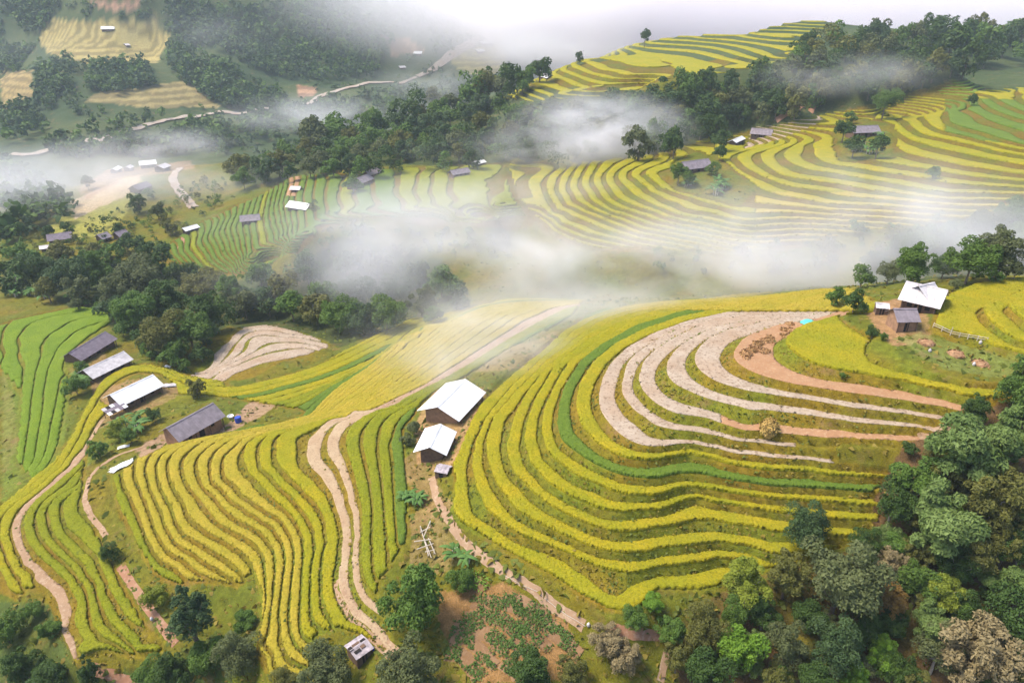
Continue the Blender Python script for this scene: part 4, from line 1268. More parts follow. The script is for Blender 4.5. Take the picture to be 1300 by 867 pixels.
# the wood at the lower right: pixel of crown middle, radius in pixels, shape, leaves, label
WOODN = [
 (1024,668,27,'fine','teal','tall blue-green crowned tree rising in front of the golden terraces'),
 (1068,735,50,'fine','grey','great grey-green oval tree with fine foliage at the wood edge'),
 (1124,762,24,'spiky','brown','rusty-brown leaved tree beside the great grey-green tree'),
 (1132,716,20,'spiky','beige','pale brownish tree behind the rusty-brown tree'),
 (950,742,28,'round','yellow','yellow-green tree at the foot of the lowest golden terrace'),
 (940,822,27,'round','bright','vivid bright-green tree among dark trees below the terraces'),
 (895,800,30,'fine','olive','slender olive tree left of the vivid green tree'),
 (1000,730,28,'spiky','olive','grey-olive feathery tree leaning against the great grey-green tree'),
 (1135,640,24,'round','dark','dark glossy tree at the right end of the golden terraces'),
 (1195,662,46,'feather','pale','wide pale feathery tree crowning the middle of the wood'),
 (1222,570,50,'feather','pale','largest pale feathery tree at the top of the wood by the stubble'),
 (1280,560,38,'feather','pale','pale feathery tree beside the largest one at the wood top'),
 (1272,640,42,'spiky','olive','beige-olive bushy tree below the pale feathery trees'),
 (1262,736,22,'feather','pale','smooth pale-green round tree over the red earth clearing'),
 (1296,745,24,'feather','pale','pale-green tree next to the round tree over the clearing'),
 (1170,738,24,'round','mid','broad-leaved glossy green tree right of the rusty tree'),
 (1197,752,24,'feather','yellow','yellow-green feathery tree beside the glossy green tree'),
 (1182,790,26,'feather','pale','light green tree below the glossy green tree'),
 (1240,838,46,'spiky','beige','large beige seed-headed tree at the bottom of the wood'),
 (1118,832,22,'round','bright','bright green round-crowned tree in the dark wood bottom'),
 (1062,822,34,'fine','teal','dark bluish tree below the great grey-green tree'),
 (1000,818,28,'fine','grey','ash-grey leaved tree between vivid green and bluish trees'),
 (1085,862,18,'round','bright','small bright green tree at the wood bottom'),
 (1285,800,38,'round','dark','dark green tree right of the large beige tree'),
 (1192,826,26,'fine','grey','dull grey tree between light green and large beige trees'),
 (985,866,22,'fine','olive','olive shrubby tree under the ash-grey tree'),
 (1160,868,20,'spiky','olive','yellowish scrubby tree beside the large beige tree'),
 (1238,705,26,'spiky','olive','olive-brown tree above the red earth clearing'),
 (1138,692,20,'feather','mid','fresh green feathery tree just below the dark glossy tree'),
 (1165,610,30,'feather','mid','green feathery tree left of the largest pale feathery tree'),
 (1300,500,30,'round','mid','green tree beside the last golden field end'),
 (1240,520,20,'round','dark','dark shrubby tree at the tip of the golden field'),
 (1205,610,26,'spiky','olive','brownish-green tree between two pale feathery trees'),
 (1300,690,26,'round','dark','shadowed dark tree above the pale-green trees'),
 (1225,780,22,'fine','dark','dark thin tree over the red earth'),
 (1040,866,24,'round','dark','dark tree at the foot of the bluish tree'),
 (1130,790,20,'round','dark','low dark tree beneath the rusty tree'),
 (1165,705,20,'spiky','olive','brown-flecked tree under the wide pale feathery tree'),
 (900,850,26,'round','dark','dark tree below the slender olive tree'),
 (1100,690,20,'fine','dark','dark narrow tree behind the great grey-green tree'),
 (970,780,22,'round','dark','dark tree right of the yellow-green tree'),
 (1030,785,22,'round','dark','dark shaded tree under the grey-olive feathery tree'),
 (1250,600,26,'feather','mid','mid-green feathery tree under the largest pale one'),
 (1310,640,30,'feather','pale','pale tree at the wood side beyond the beige-olive tree'),
 (1215,715,24,'fine','dark','dark fine-leaved tree above the light green tree'),
 (1150,855,20,'round','dark','dark little tree beside the bright round-crowned tree'),
 (1300,860,26,'fine','olive','olive tree beyond the large beige tree'),
 (1185,690,22,'fine','dark','dark tree below the wide pale feathery tree'),
 (1100,800,20,'fine','dark','dark tree between bluish and bright round-crowned trees'),
 (860,835,20,'spiky','olive','olive bush by the red cutting'),
 (930,780,18,'round','mid','green tree behind the vivid green tree'),
 (1280,690,24,'spiky','olive','olive seed-headed tree above the smooth pale-green tree'),
]
# around the bottom and left
WOODB = [
 (522,765,46,'round','mid','big round green tree between the sandy track and the garden'),
 (520,852,46,'fine','grey','grey-green spreading tree below the big round green tree'),
 (412,850,34,'round','grey','grey-green bush tree beside the blue-sided hut'),
 (672,848,30,'round','dark','dark green tree at the bottom of the vegetable garden'),
 (790,835,28,'spiky','beige','dry beige bush below the footpath end'),
 (806,785,18,'round','mid','young green tree at the corner of the lowest terrace'),
 (828,765,16,'feather','bright','bright drooping bamboo by the lowest terrace corner'),
 (725,852,22,'spiky','olive','olive scrub at the garden edge'),
 (768,812,24,'spiky','beige','leafless brown bush at the footpath end'),
 (850,800,22,'round','mid','green bush beside the red cutting'),
 (240,778,34,'cone','teal','dark conifer-like tree in the gully below the fan'),
 (197,757,18,'round','yellow','yellow-green bush in the gully beside the red path'),
 (302,832,30,'fine','grey','grey bush tree at the foot of the fan'),
 (262,832,24,'round','mid','green tree between the conifer and the grey bush'),
 (312,788,18,'feather','mid','light green bush at the lower edge of the fan'),
 (222,852,26,'round','dark','dark tree below the conifer'),
 (188,858,22,'round','mid','green bush left of the dark tree at the picture foot'),
 (112,852,18,'cone','dark','dark small conifer beside the lower path'),
 (30,845,26,'round','dark','dark bush in the left-hand scrub'),
 (62,862,22,'round','dark','second dark bush in the left-hand scrub by the path'),
 (5,800,24,'round','mid','green bush at the head of the left-hand scrub'),
 (60,800,16,'feather','mid','bright leafy scrub bush below the spur path'),
 (140,702,14,'fine','dark','dark bush halfway down the gully path'),
 (40,775,14,'round','mid','small scrub bush under the lowest spur strip'),
 (360,866,20,'fine','olive','olive bush under the fan strip tips'),
 (585,740,18,'round','mid','leafy shrub at the top of the garden'),
]
def px_r(u, v, rp, h):
    x, y, z = place(u, v, h)
    d = y * CP - (z + h - ZC) * SP
    return rp * d / FPX
for (u, v, rp, sh, lf, lb) in WOODN:
    r = px_r(u, v, rp, 8)
    tree(u, v, r * 1.12, sh, lf, lb, hc=max(4.5, r * 1.5) if rp > 22 else max(3.0, r * 1.3), group='trees of the lower wood', zs=1.15, bark=M['palebark'] if tree_n[0] % 4 == 0 else None)
for (u, v, rp, sh, lf, lb) in WOODB:
    r = px_r(u, v, rp, 3)
    tree(u, v, r, sh, lf, lb, hc=r * (0.95 if rp < 30 else 1.15) if sh != 'cone' else r * 2.1, group='trees in the gullies', name='conifer_tree' if sh == 'cone' else ('shrub' if rp < 20 else 'broadleaf_tree'))
def scatter(poly, n, sep, seed, tries=40):
    rr = random.Random(seed)
    p = np.array(poly)
    out = []
    for _ in range(n * tries):
        u = rr.uniform(p[:, 0].min(), p[:, 0].max()); v = rr.uniform(p[:, 1].min(), p[:, 1].max())
        if not inpoly(np.array([u]), np.array([v]), poly)[0]:
            continue
        if any(((u - a) / sep) ** 2 + ((v - b) / (sep * 0.62)) ** 2 < 1 for a, b in out):
            continue
        out.append((u, v))
        if len(out) >= n:
            break
    return sorted(out, key=lambda q: q[1])
# understorey filling the lower wood
uw = [(900,800),(960,760),(1040,790),(1110,700),(1140,620),(1180,560),(1310,520),(1310,866),(880,866)]
for q, (u, v) in enumerate(scatter(uw, 46, 34, 15)):
    lf = ['dark', 'mid', 'olive', 'mid', 'dark', 'pale', 'grey'][q % 7]
    r = px_r(u, v, random.Random(q).uniform(15, 24), 3)
    tree(u, v, r, ['round', 'spiky', 'fine', 'feather'][q % 4], lf, '%s understorey tree of the lower wood' % {'dark': 'dark green', 'mid': 'fresh green', 'olive': 'olive', 'pale': 'pale green', 'grey': 'grey-green'}[lf], hc=r * 1.0, group='understorey trees of the lower wood')
# valley wood between the hills
VW = [(215,385,30),(170,355,28),(85,350,26),(120,345,24),(205,425,26),(240,420,28),(270,400,26),(175,395,24),(255,365,26),(300,375,24),(45,345,22),(15,355,20),(150,375,22),(262,425,16),(235,350,22),(200,330,20),(310,388,20),(340,385,20),(370,390,20),(400,395,20),(430,400,24),(460,405,22),(490,400,24),(360,370,20),(410,375,20),(455,370,22),(500,370,22),(535,385,22),(330,350,18),(390,345,20),(440,340,20),(480,335,18),(525,350,20),(560,360,20),(60,370,16),(100,370,18),(140,395,16),(30,330,18),(80,325,16),(140,325,14),(160,310,12),(180,315,14),(120,322,14),(225,445,14),(255,450,12),(185,435,16),(95,388,9),(580,380,18),(550,400,14)]
leafs_v = ['dark', 'mid', 'dark', 'teal', 'mid', 'grey', 'olive']
shl = {'dark': 'dark green', 'mid': 'fresh green', 'teal': 'bluish-green', 'grey': 'grey-green', 'olive': 'olive-brown', 'pale': 'pale green', 'yellow': 'yellow-green', 'bright': 'bright green'}
for i, (u, v, rp) in enumerate(VW):
    lf = leafs_v[(i * 5 + i // 7) % 7]
    r = px_r(u, v, rp, 7)
    wh = 'above the lime-green field' if u < 130 else ('beside the dark grey farmhouse' if u < 200 else ('over the harvested pink bench' if u < 400 else 'fading into the valley mist'))
    tree(u, v, r * 1.12, 'round' if rp > 21 else 'small', lf, '%s %s tree of the valley wood %s' % ('large' if rp > 23 else 'smaller', shl[lf], wh), hc=r * 1.0, group='trees of the valley wood')
# behind the right-hand farm, in the mist
for i, (u, v, rp) in enumerate([(1095,352,16),(1130,345,18),(1165,335,20),(1200,338,18),(1235,330,22),(1270,320,24),(1298,310,24),(1150,310,18),(1210,300,20),(1250,285,22),(1290,270,22),(1085,385,16),(1062,378,14),(1212,362,10),(1240,348,9),(1110,330,14),(1180,305,16),(1290,345,14),(1265,352,10)]):
    lf = ['mid', 'grey', 'mid', 'dark'][i % 4]
    r = px_r(u, v, rp, 4)
    tree(u, v, r, 'round' if rp > 17 else 'small', lf, '%s %s tree behind the white-roofed farm on the knoll' % ('tall' if rp > 18 else 'low', shl[lf]), hc=r * 1.0, group='trees behind the right-hand farm')
# wooded ridge beyond the opposite hill
RW1 = [(295,212),(350,195),(420,165),(500,135),(560,112),(640,100),(680,92),(672,108),(625,128),(640,140),(700,138),(760,132),(780,128),(800,160),(770,190),(700,200),(620,205),(560,208),(440,216),(380,216),(310,232)]
RW2 = [(800,128),(850,112),(905,105),(960,95),(1000,75),(1020,50),(1100,42),(1200,38),(1310,32),(1310,62),(1230,78),(1180,100),(1110,118),(1050,122),(985,140),(920,160),(890,172),(850,188),(800,190),(790,150)]
WOODX = {q: [] for q in LM}
k = 0
for u, v in scatter(RW1, 130, 14, 3):
    lf = ['dark', 'mid', 'dark', 'olive', 'mid', 'grey', 'dark', 'teal'][k % 8]; k += 1
    r = px_r(u, v, random.Random(k).uniform(11, 17), 5)
    if k % 2:
        q = place(u, v, r * 0.95); WOODX[lf].append((q[0], q[1], q[2] + 0.1 * r, r)); continue
    wh = 'near the small white roof' if u > 590 and v > 160 else ('by the terraced ridge' if u > 590 else ('behind the green terraces' if v > 180 else 'along the wooded crest'))
    tree(u, v, r, 'small', lf, '%s tree of the ridge wood %s' % (shl[lf], wh), hc=r * 0.95, group='trees of the ridge wood')
for u, v in scatter(RW2, 110, 16, 8):
    lf = ['dark', 'grey', 'dark', 'teal', 'mid', 'olive', 'dark'][k % 7]; k += 1
    r = px_r(u, v, random.Random(k).uniform(12, 19), 6)
    if k % 2:
        q = place(u, v, r * 1.05); WOODX[lf].append((q[0], q[1], q[2] + 0.2 * r, r)); continue
    wh = 'on the skyline' if v < 60 else ('over the grey house by the pink stubble' if u < 1000 else 'above the golden far slope')
    tree(u, v, r, 'small', lf, '%s tree of the skyline wood %s' % (shl[lf], wh), hc=r * 1.05, group='trees of the skyline wood', zs=1.2)
SING = [(1125,128,17,'round','mid','lone round green tree standing on the golden far slope'),
 (915,178,13,'small','dark','slim dark tree beside the house on the golden nose'),(915,195,11,'small','dark','dark bush under the slim dark tree'),
 (965,130,12,'small','teal','blue-green tree near the orange earth bank'),
 (685,90,8,'small','dark','round dark tree by the pinkish-white ridge house'),
 (862,220,13,'small','mid','green shrub left of the house on the golden nose'),(875,228,11,'small','mid','green shrub below the house on the golden nose'),(905,215,9,'small','mid','small shrub right of the house on the golden nose'),
 (1072,165,13,'small','dark','dark shrub left of the banana-ringed house'),(1085,185,13,'small','dark','dark shrub below the banana-ringed house'),(1115,185,14,'small','dark','leafy shrub right of the banana-ringed house'),(1080,150,8,'small','mid','thin tree behind the banana-ringed house'),
 (448,235,12,'small','mid','green bush beside the dark grey-roofed house at the wood edge'),(1185,220,9,'small','mid','low bush in the misty far terraces'),(1235,128,8,'small','dark','dark bush beside the far green plots'),
 (85,292,8,'small','dark','dark tree near the long dark roof'),(60,295,9,'small','dark','slim tree left of the long dark roof'),(150,292,8,'small','dark','dark bush by the bluish grey roof'),(110,232,10,'small','dark','dark shrubs at the terraced knoll'),(175,260,12,'small','dark','dark shrubs above the terraced knoll'),(200,270,11,'small','grey','grey scrub right of the terraced knoll'),(215,290,10,'small','olive','olive scrub by the track'),
 (255,490,0,'small','mid',''),]
for (u, v, rp, sh, lf, lb) in SING:
    if not rp: continue
    r = px_r(u, v, rp, 4)
    tree(u, v, r, sh, lf, lb, hc=r * (1.2 if rp > 12 else 0.9), group='lone trees and bushes', name='broadleaf_tree' if rp >= 12 else 'shrub')
for (u, v, r, lb) in [(818,61,5.5,'misty lone tree on the skyline above the ridge terraces'),(735,84,3.5,'dark tree behind the pinkish-white ridge house'),(1020,75,6,'tall dark tree at the edge of the skyline wood'),(1190,62,6.5,'tall dark tree poking out of the skyline wood'),(1100,60,6,'dark crowned tree in the thick of the skyline wood')]:
    x, y, z = place(u, v)
    tree(u, v, r, 'small', 'dark', lb, hc=r * 1.5, group='lone trees and bushes', xy=(x, y), zs=1.2)
# bushes near the houses
for (u, v, rp, lf, lb) in [(250,494,13,'olive','olive bush behind the long grey-roofed farmhouse'),(195,528,10,'dark','dark bush beside the long grey-roofed farmhouse'),(148,547,14,'yellow','yellow-green bush downhill of the bright white-roofed farmhouse'),(165,555,12,'mid','green bush left of the grey-roofed farmhouse yard'),(125,572,13,'mid','green shrub at the gully path top'),(95,490,15,'mid','leafy shrub clump below the dark grey farmhouse'),(105,470,11,'mid','shrub beside the worn white-roofed farmhouse'),(155,420,12,'mid','shrub above the dark grey farmhouse'),(190,445,13,'mid','shrub mass behind the worn white-roofed farmhouse'),(215,455,13,'mid','shrub at the wood corner by the hairpin'),(235,465,10,'mid','low shrub at the wood corner by the pink bench'),(525,545,11,'grey','grey-green shrub left of the large white-roofed house in the dip'),(518,560,9,'grey','small grey-green shrub by the dark green strip'),(1108,423,9,'dark','dark green shrub in the knoll rice field'),(1122,428,6,'mid','little shrub beside the dark green shrub on the knoll'),(1070,477,5,'mid','tiny shrub on the bank below the knoll field'),(1300,470,16,'mid','shrub at the end of the fenced yard'),(1155,570,10,'dark','small dark bush at the end of the earth strip')]:
    r = px_r(u, v, rp, 2)
    tree(u, v, r, 'small', lf, lb, hc=r * 0.85, group='bushes near the houses', name='shrub', cat='bush')
print("trees", tree_n[0])

# ---------------------------------------------------------------- banana clumps
M['banana'] = leaf_material("banana_leaf", (0.07, 0.15, 0.03), (0.12, 0.22, 0.05), (0.09, 0.17, 0.04))
def blade_mesh(seed, n=13):
    rr = random.Random(seed)
    v, f = [], []
    for i in range(n):
        a = rr.uniform(0, 6.28); L = rr.uniform(1.6, 2.6); w_ = rr.uniform(0.28, 0.42); el = rr.uniform(0.5, 1.25)
        px = rr.uniform(-0.7, 0.7); py = rr.uniform(-0.7, 0.7); pz = rr.uniform(0.8, 1.8)
        dx, dy = math.cos(a), math.sin(a)
        b = len(v)
        m = 6
        for k_ in range(m + 1):
            t = k_ / m
            x = px + dx * L * t * math.cos(el * (1 - t)); y = py + dy * L * t * math.cos(el * (1 - t))
            z = pz + L * (math.sin(el) * t - 0.75 * t * t)
            ww = w_ * math.sin(math.pi * min(1, 0.12 + 0.86 * t)) ** 0.7
            v += [(x - dy * ww, y + dx * ww, z - 0.08), (x, y, z), (x + dy * ww, y - dx * ww, z - 0.08)]
        for k_ in range(m):
            q = b + 3 * k_
            f += [(q, q + 1, q + 4, q + 3), (q + 1, q + 2, q + 5, q + 4)]
    me = bpy.data.meshes.new("leaves"); me.from_pydata(v, [], f)
    at = me.attributes.new("leafv", 'FLOAT', 'POINT')
    at.data.foreach_set("value", np.repeat(np.random.default_rng(seed).random(n), 21).astype(np.float32))
    me.materials.append(M['banana'])
    v, f = [], []
    for i in range(4):
        x, y = rr.uniform(-0.6, 0.6), rr.uniform(-0.6, 0.6)
        tube(v, f, (x, y, -0.3), (x * 1.1, y * 1.1, 1.7), 0.12, 0.08, 6)
    st = bpy.data.meshes.new("stem"); st.from_pydata(v, [], f); st.materials.append(M['bamboo'])
    return me, st
BAN = [blade_mesh(i) for i in range(3)]
bi = 0
for (u, v, n, sp, sc, lb) in [(35,368,7,22,1.6,'banana plant in the clump at the corner of the lime-green field'),(915,240,6,14,1.7,'banana plant below the house on the golden nose'),(1100,188,7,20,1.6,'banana plant ringing the far grey-roofed house'),(165,540,4,12,1.2,'banana plant between the bright white-roofed and grey-roofed farmhouses'),(100,485,4,12,1.2,'banana plant below the dark grey farmhouse'),(528,640,4,12,0.8,'banana plant beside the top of the footpath'),(590,712,2,14,0.9,'banana plant beside the footpath below the houses in the dip'),(875,232,3,10,1.3,'banana plant in front of the house on the golden nose')]:
    for q in range(n):
        rr = random.Random(bi)
        x, y, z = place(u + rr.uniform(-sp, sp), v + rr.uniform(-sp, sp) * 0.6)
        root = empty('banana_plant', (x, y, z), rr.uniform(0, 6.28))
        root.scale = (sc,) * 3
        for nm, me in zip(('leaves', 'stem'), BAN[bi % 3]):
            o = bpy.data.objects.new(nm, me); COL.objects.link(o); o.parent = root
        tag(root, lb, 'banana plant', 'banana plants')
        bi += 1

# ---------------------------------------------------------------- woods too far away to tell tree from tree
def far_wood(name, pts, nleaf, ls, leaf, label):
    rr = np.random.default_rng(len(pts))
    Cs, Ns, Ss = [], [], []
    for (x, y, z, r) in pts:
        C, N_, _, _ = crown_points(rr, r, r * 1.1, 6, nleaf, 0.5)
        Cs.append(C + np.array([x, y, z + r * 0.9])); Ns.append(N_); Ss.append(np.full(nleaf, ls * r) * (0.7 + 0.6 * rr.random(nleaf)))
    me = quads_mesh(name, np.concatenate(Cs), np.concatenate(Ns), np.concatenate(Ss), np.full(len(pts) * nleaf, 1.3), rr)
    me.materials.append(LM[leaf])
    o = bpy.data.objects.new(name, me); COL.objects.link(o)
    return tag(o, label, 'wood', kind='stuff')
FW = [([(215,0),(300,12),(420,0),(540,0),(545,30),(500,45),(485,75),(470,95),(400,98),(330,92),(300,70),(270,60),(225,52),(210,35)], 620),
      ([(112,82),(188,78),(196,104),(150,116),(112,112)], 90),([(0,0),(72,0),(52,38),(30,40),(20,20)], 70),([(50,80),(100,72),(82,110),(60,140),(45,130)], 60),
      ([(0,60),(35,62),(20,90),(0,92)], 30),([(215,55),(300,85),(290,135),(262,122),(215,85)], 130),([(275,110),(330,112),(370,118),(340,138),(290,136)], 60),([(330,135),(430,125),(500,110),(560,105),(500,150),(420,165),(340,178),(290,180)], 120),
      ([(60,178),(120,160),(200,150),(240,140),(180,150),(60,188)], 25),([(40,190),(160,180),(280,150),(300,180),(200,195)], 90),([(0,140),(40,130),(60,160),(10,180)], 40),([(545,20),(640,0),(640,40),(590,55),(550,70)], 90),([(0,205),(60,230),(90,270),(30,300),(0,310)], 60),([(650,60),(700,50),(800,38),(790,58),(735,70),(690,85)], 45)]
fpts = {'dark': [], 'teal': [], 'mid': []}
kk_ = 0
for poly, n in FW:
    for (u, v) in scatter(poly, n, 5.0, n, 12):
        x, y, z = place(u, v, 4.0, rmin=420)
        rr = random.Random(kk_)
        fpts[['dark', 'teal', 'dark', 'mid'][kk_ % 4]].append((x, y, z, rr.uniform(4.5, 8.0)))
        kk_ += 1
# sprinkled bushes all over the mountain
rr = random.Random(77)
for _ in range(2200):
    u, v = rr.uniform(0, 620), rr.uniform(2, 200)
    if any(inpoly(np.array([u]), np.array([v]), p)[0] for p, c in fields_far):
        continue
    if vnoise(np.array([u / 26.0]), np.array([v / 12.0]), 5)[0] < -0.1:
        continue
    x, y, z = place(u, v, 2.0, rmin=500)
    fpts[rr.choice(['dark', 'teal', 'mid'])].append((x, y, z, rr.uniform(2.0, 4.5)))
for lf, lb in (('dark', 'dense dark woods on the mountain beyond the river valley'), ('teal', 'bluish trees mixed through the mountain woods'), ('mid', 'lighter green trees mixed through the mountain woods')):
    far_wood("mountain_wood", fpts[lf], 30, 0.5, lf, lb)

for lf, pts in WOODX.items():
    if pts:
        far_wood("ridge_wood", pts, 420, 0.14, lf, '%s canopy filling the ridge woods between the single trees' % shl[lf])

scrub = {'dark': [], 'mid': [], 'olive': []}
for poly, n in [([(0,275),(60,312),(130,320),(215,300),(300,250),(300,215),(215,240),(170,250),(60,300)], 85), ([(0,300),(150,310),(200,335),(60,335),(0,330)], 40), ([(380,250),(420,300),(360,350),(470,345),(560,320),(650,330),(640,300),(480,290)], 70), ([(800,320),(1000,310),(1120,285),(1290,255),(1300,300),(1100,340),(850,350)], 80), ([(0,372),(20,376),(90,372),(165,396),(170,410),(200,430),(60,370)], 22)]:
    for q, (u, v) in enumerate(scatter(poly, n, 7, n + 3, 30)):
        x, y, z = place(u, v, 1.0)
        scrub[['dark', 'mid', 'olive', 'mid'][q % 4]].append((x, y, z - 0.3, random.Random(q).uniform(1.0, 3.0)))
for lf, pts in scrub.items():
    far_wood("valley_scrub", pts, 140, 0.22, lf, '%s scrub dotted over the valley sides' % shl[lf])
# ---------------------------------------------------------------- weeds and rough grass on banks and open ground
LM['weed'] = leaf_material("weeds", (0.085, 0.110, 0.014), (0.140, 0.165, 0.022), (0.105, 0.125, 0.018))
LM['dry'] = leaf_material("dry_grass", (0.180, 0.135, 0.018), (0.260, 0.200, 0.035), (0.200, 0.155, 0.024))
def tufts(name, sel, n, size, leaf, label, seed):
    rr = np.random.default_rng(seed)
    idx = np.nonzero(sel)[0]
    k = rr.choice(idx, min(n, len(idx)), replace=False)
    C = np.stack([gx[k], gy[k], gz[k]], 1) + rr.normal(size=(len(k), 3)) * np.array([0.35, 0.35, 0.05])
    C[:, 2] += size * 0.25
    N_ = rr.normal(size=(len(k), 3)) * 0.6; N_[:, 2] = np.abs(N_[:, 2]) + 0.5
    N_ /= np.linalg.norm(N_, axis=1)[:, None]
    me = quads_mesh(name, C, N_, size * (0.5 + rr.random(len(k)) ** 2 * 1.6), np.full(len(k), 1.4), rr, 0.35)
    me.materials.append(LM[leaf])
    o = bpy.data.objects.new(name, me); COL.objects.link(o)
    return tag(o, label, 'undergrowth', kind='stuff')
clear = np.zeros(len(gx), bool)
for p in [[(555,752),(640,735),(725,790),(750,866),(600,866),(560,800)]] + [[(1095,385),(1150,380),(1195,405),(1170,425),(1120,420)]]:
    clear |= inpoly(gu, gv, p)
wild = (gr < 300) & (gt < 0.05) & ~clear
bank = (gr < 250) & (gt > 0.6) & (rs > 0.08) & (rs < 0.97)
lush = fbm(gx / 6, gy / 6, 3, 13)
tufts("undergrowth", wild & (lush > -0.1), 13000, 0.75, 'weed', 'green weeds and rough grass over the untilled ground', 1)
tufts("undergrowth", wild & (lush <= 0.15), 9000, 0.6, 'dry', 'dry tawny grass over the untilled ground', 2)
tufts("bank_grass", bank & (lush > 0.0), 14000, 0.30, 'weed', 'green grass tufts along the terrace banks', 3)
tufts("bank_grass", bank & (lush <= 0.2), 18000, 0.30, 'dry', 'tawny dry grass along the terrace banks', 4)

# ---------------------------------------------------------------- vegetable garden
M['gsoil'] = soil_material('garden_soil', (0.20, 0.115, 0.055), (0.16, 0.09, 0.042), (0.24, 0.15, 0.08), 1.6)
LM['veg'] = leaf_material("vegetable_leaves", (0.060, 0.115, 0.020), (0.100, 0.165, 0.032), (0.075, 0.130, 0.024))
LM['corn'] = leaf_material("corn_leaves", (0.120, 0.230, 0.020), (0.170, 0.290, 0.035), (0.140, 0.250, 0.030))
def bed(pts, width, leaf, label, name='vegetable_bed'):
    P = np.array([place(u, v)[:2] for u, v in pts])
    seg = np.hypot(*(P[1:] - P[:-1]).T); s = np.concatenate([[0], np.cumsum(seg)])
    q = np.arange(0, s[-1], 0.5)
    x = np.interp(q, s, P[:, 0]); y = np.interp(q, s, P[:, 1])
    x = x + 0.35 * fbm(q / 3, q * 0 + len(label), 2, 3); y = y + 0.35 * fbm(q / 3, q * 0 + 7, 2, 5)
    tx, ty = np.gradient(x), np.gradient(y); n = np.hypot(tx, ty) + 1e-9
    nx, ny = -ty / n, tx / n
    c0 = np.array([x.mean(), y.mean(), float(ground(x.mean(), y.mean()))])
    root = empty(name, tuple(c0))
    V_ = []
    prof = [(-0.5, -0.05), (-0.3, 0.14), (0.3, 0.15), (0.5, -0.05)]
    for a_, h_ in prof:
        wx, wy = x + nx * width * a_, y + ny * width * a_
        V_.append(np.stack([wx, wy, ground(wx, wy) + h_ + 0.03 * rng.normal(size=len(x))], 1) - c0)
    V_ = np.stack(V_, 1); m = len(x)
    i = (np.arange(m - 1)[:, None] * 4 + np.arange(3)[None]).ravel()
    mesh_obj('soil_ridge', V_.reshape(-1, 3), np.stack([i, i + 1, i + 5, i + 4], 1), M['gsoil'], root, True)
    rr = np.random.default_rng(m * 7 + int(c0[0] * 10) % 97)
    nl = int(s[-1] * width * 26)
    k_ = rr.integers(0, m, nl); a_ = rr.uniform(-0.42, 0.42, nl)
    wx, wy = x[k_] + nx[k_] * width * a_ + rr.normal(size=nl) * 0.2, y[k_] + ny[k_] * width * a_ + rr.normal(size=nl) * 0.2
    hh = 0.9 if leaf == 'corn' else 0.35
    C = np.stack([wx, wy, ground(wx, wy) + 0.15 + hh * rr.random(nl)], 1) - c0
    keep_ = fbm(wx / 2.2, wy / 2.2, 2, 19) > -0.28
    C = C[keep_]
    N_ = rr.normal(size=C.shape) * 0.6; N_[:, 2] = np.abs(N_[:, 2]) + 0.6
    N_ /= np.linalg.norm(N_, axis=1)[:, None]
    me = quads_mesh('leaves', C, N_, 0.16 + 0.18 * rr.random(len(C)), np.full(len(C), 1.5), rr)
    me.materials.append(LM[leaf])
    o = bpy.data.objects.new('leaves', me); COL.objects.link(o); o.parent = root
    tag(root, label, 'vegetable bed', 'beds of the vegetable garden')
BEDS = [[(598,764),(630,766),(665,776)],[(588,784),(612,780),(640,788),(662,806)],[(575,796),(600,797),(625,808),(645,826)],[(570,812),(590,812),(612,826),(630,848)],[(568,828),(585,832),(602,850),(610,864)],
        [(640,762),(668,770),(695,786)],[(655,792),(678,806),(700,826)],[(668,776),(695,796),(722,816)],[(650,812),(668,826),(690,850)],[(700,800),(720,818),(738,834)],[(640,838),(652,850),(660,864)]]
for i, p in enumerate(BEDS):
    bed(p, 2.4 if i % 3 else 1.9, 'veg', ['green vegetable bed next to the footpath', 'curved vegetable bed, second below the footpath', 'long vegetable bed across the red garden soil', 'vegetable bed bending towards the big round tree', 'lowest vegetable bed by the scrub', 'short vegetable bed right under the footpath bank', 'middle vegetable bed of the right-hand rows', 'vegetable bed alongside the footpath bend', 'vegetable bed running down to the dark tree', 'vegetable bed at the footpath end', 'small vegetable bed above the dark tree'][i])
bed([(588,728),(600,740),(618,752)], 2.2, 'corn', 'bright green corn row above the vegetable beds', 'corn_row')

# ---------------------------------------------------------------- small things
def pole(root, p0, p1, r, mtl, name='pole'):
    v, f = [], []
    tube(v, f, p0, p1, r, r * 0.85, 6)
    return mesh_obj(name, v, f, mtl, root)
def bamboo_frame():
    x, y, z = place(543, 690)
    root = empty('bamboo_frame', (x, y, z), 0.2)
    for (a, b) in [((-0.9,3.0),(-0.1,-2.6)),((0.9,3.2),(-0.6,0.6)),((-0.6,0.8),(0.3,-3.0)),((0.2,0.4),(1.0,-2.4)),((-2.2,0.3),(0.6,0.0)),((-1.9,-1.2),(0.9,-0.7)),((-1.0,1.8),(0.7,2.0)),((-0.6,-1.8),(1.0,-1.7))]:
        p0 = (a[0], a[1], float(ground(x + a[0], y + a[1])) - z + 0.55); p1 = (b[0], b[1], float(ground(x + b[0], y + b[1])) - z + 0.7)
        pole(root, p0, p1, 0.09, M['bamboo'])
    for a in [(-0.9,2.6),(0.8,2.8),(-0.2,-2.2),(0.8,-2.0)]:
        g = float(ground(x + a[0], y + a[1])) - z
        pole(root, (a[0], a[1], g - 0.2), (a[0], a[1], g + 0.75), 0.07, M['bamboo'], 'leg')
    tag(root, 'low rack of pale bamboo poles left of the footpath', 'bamboo rack')
bamboo_frame()
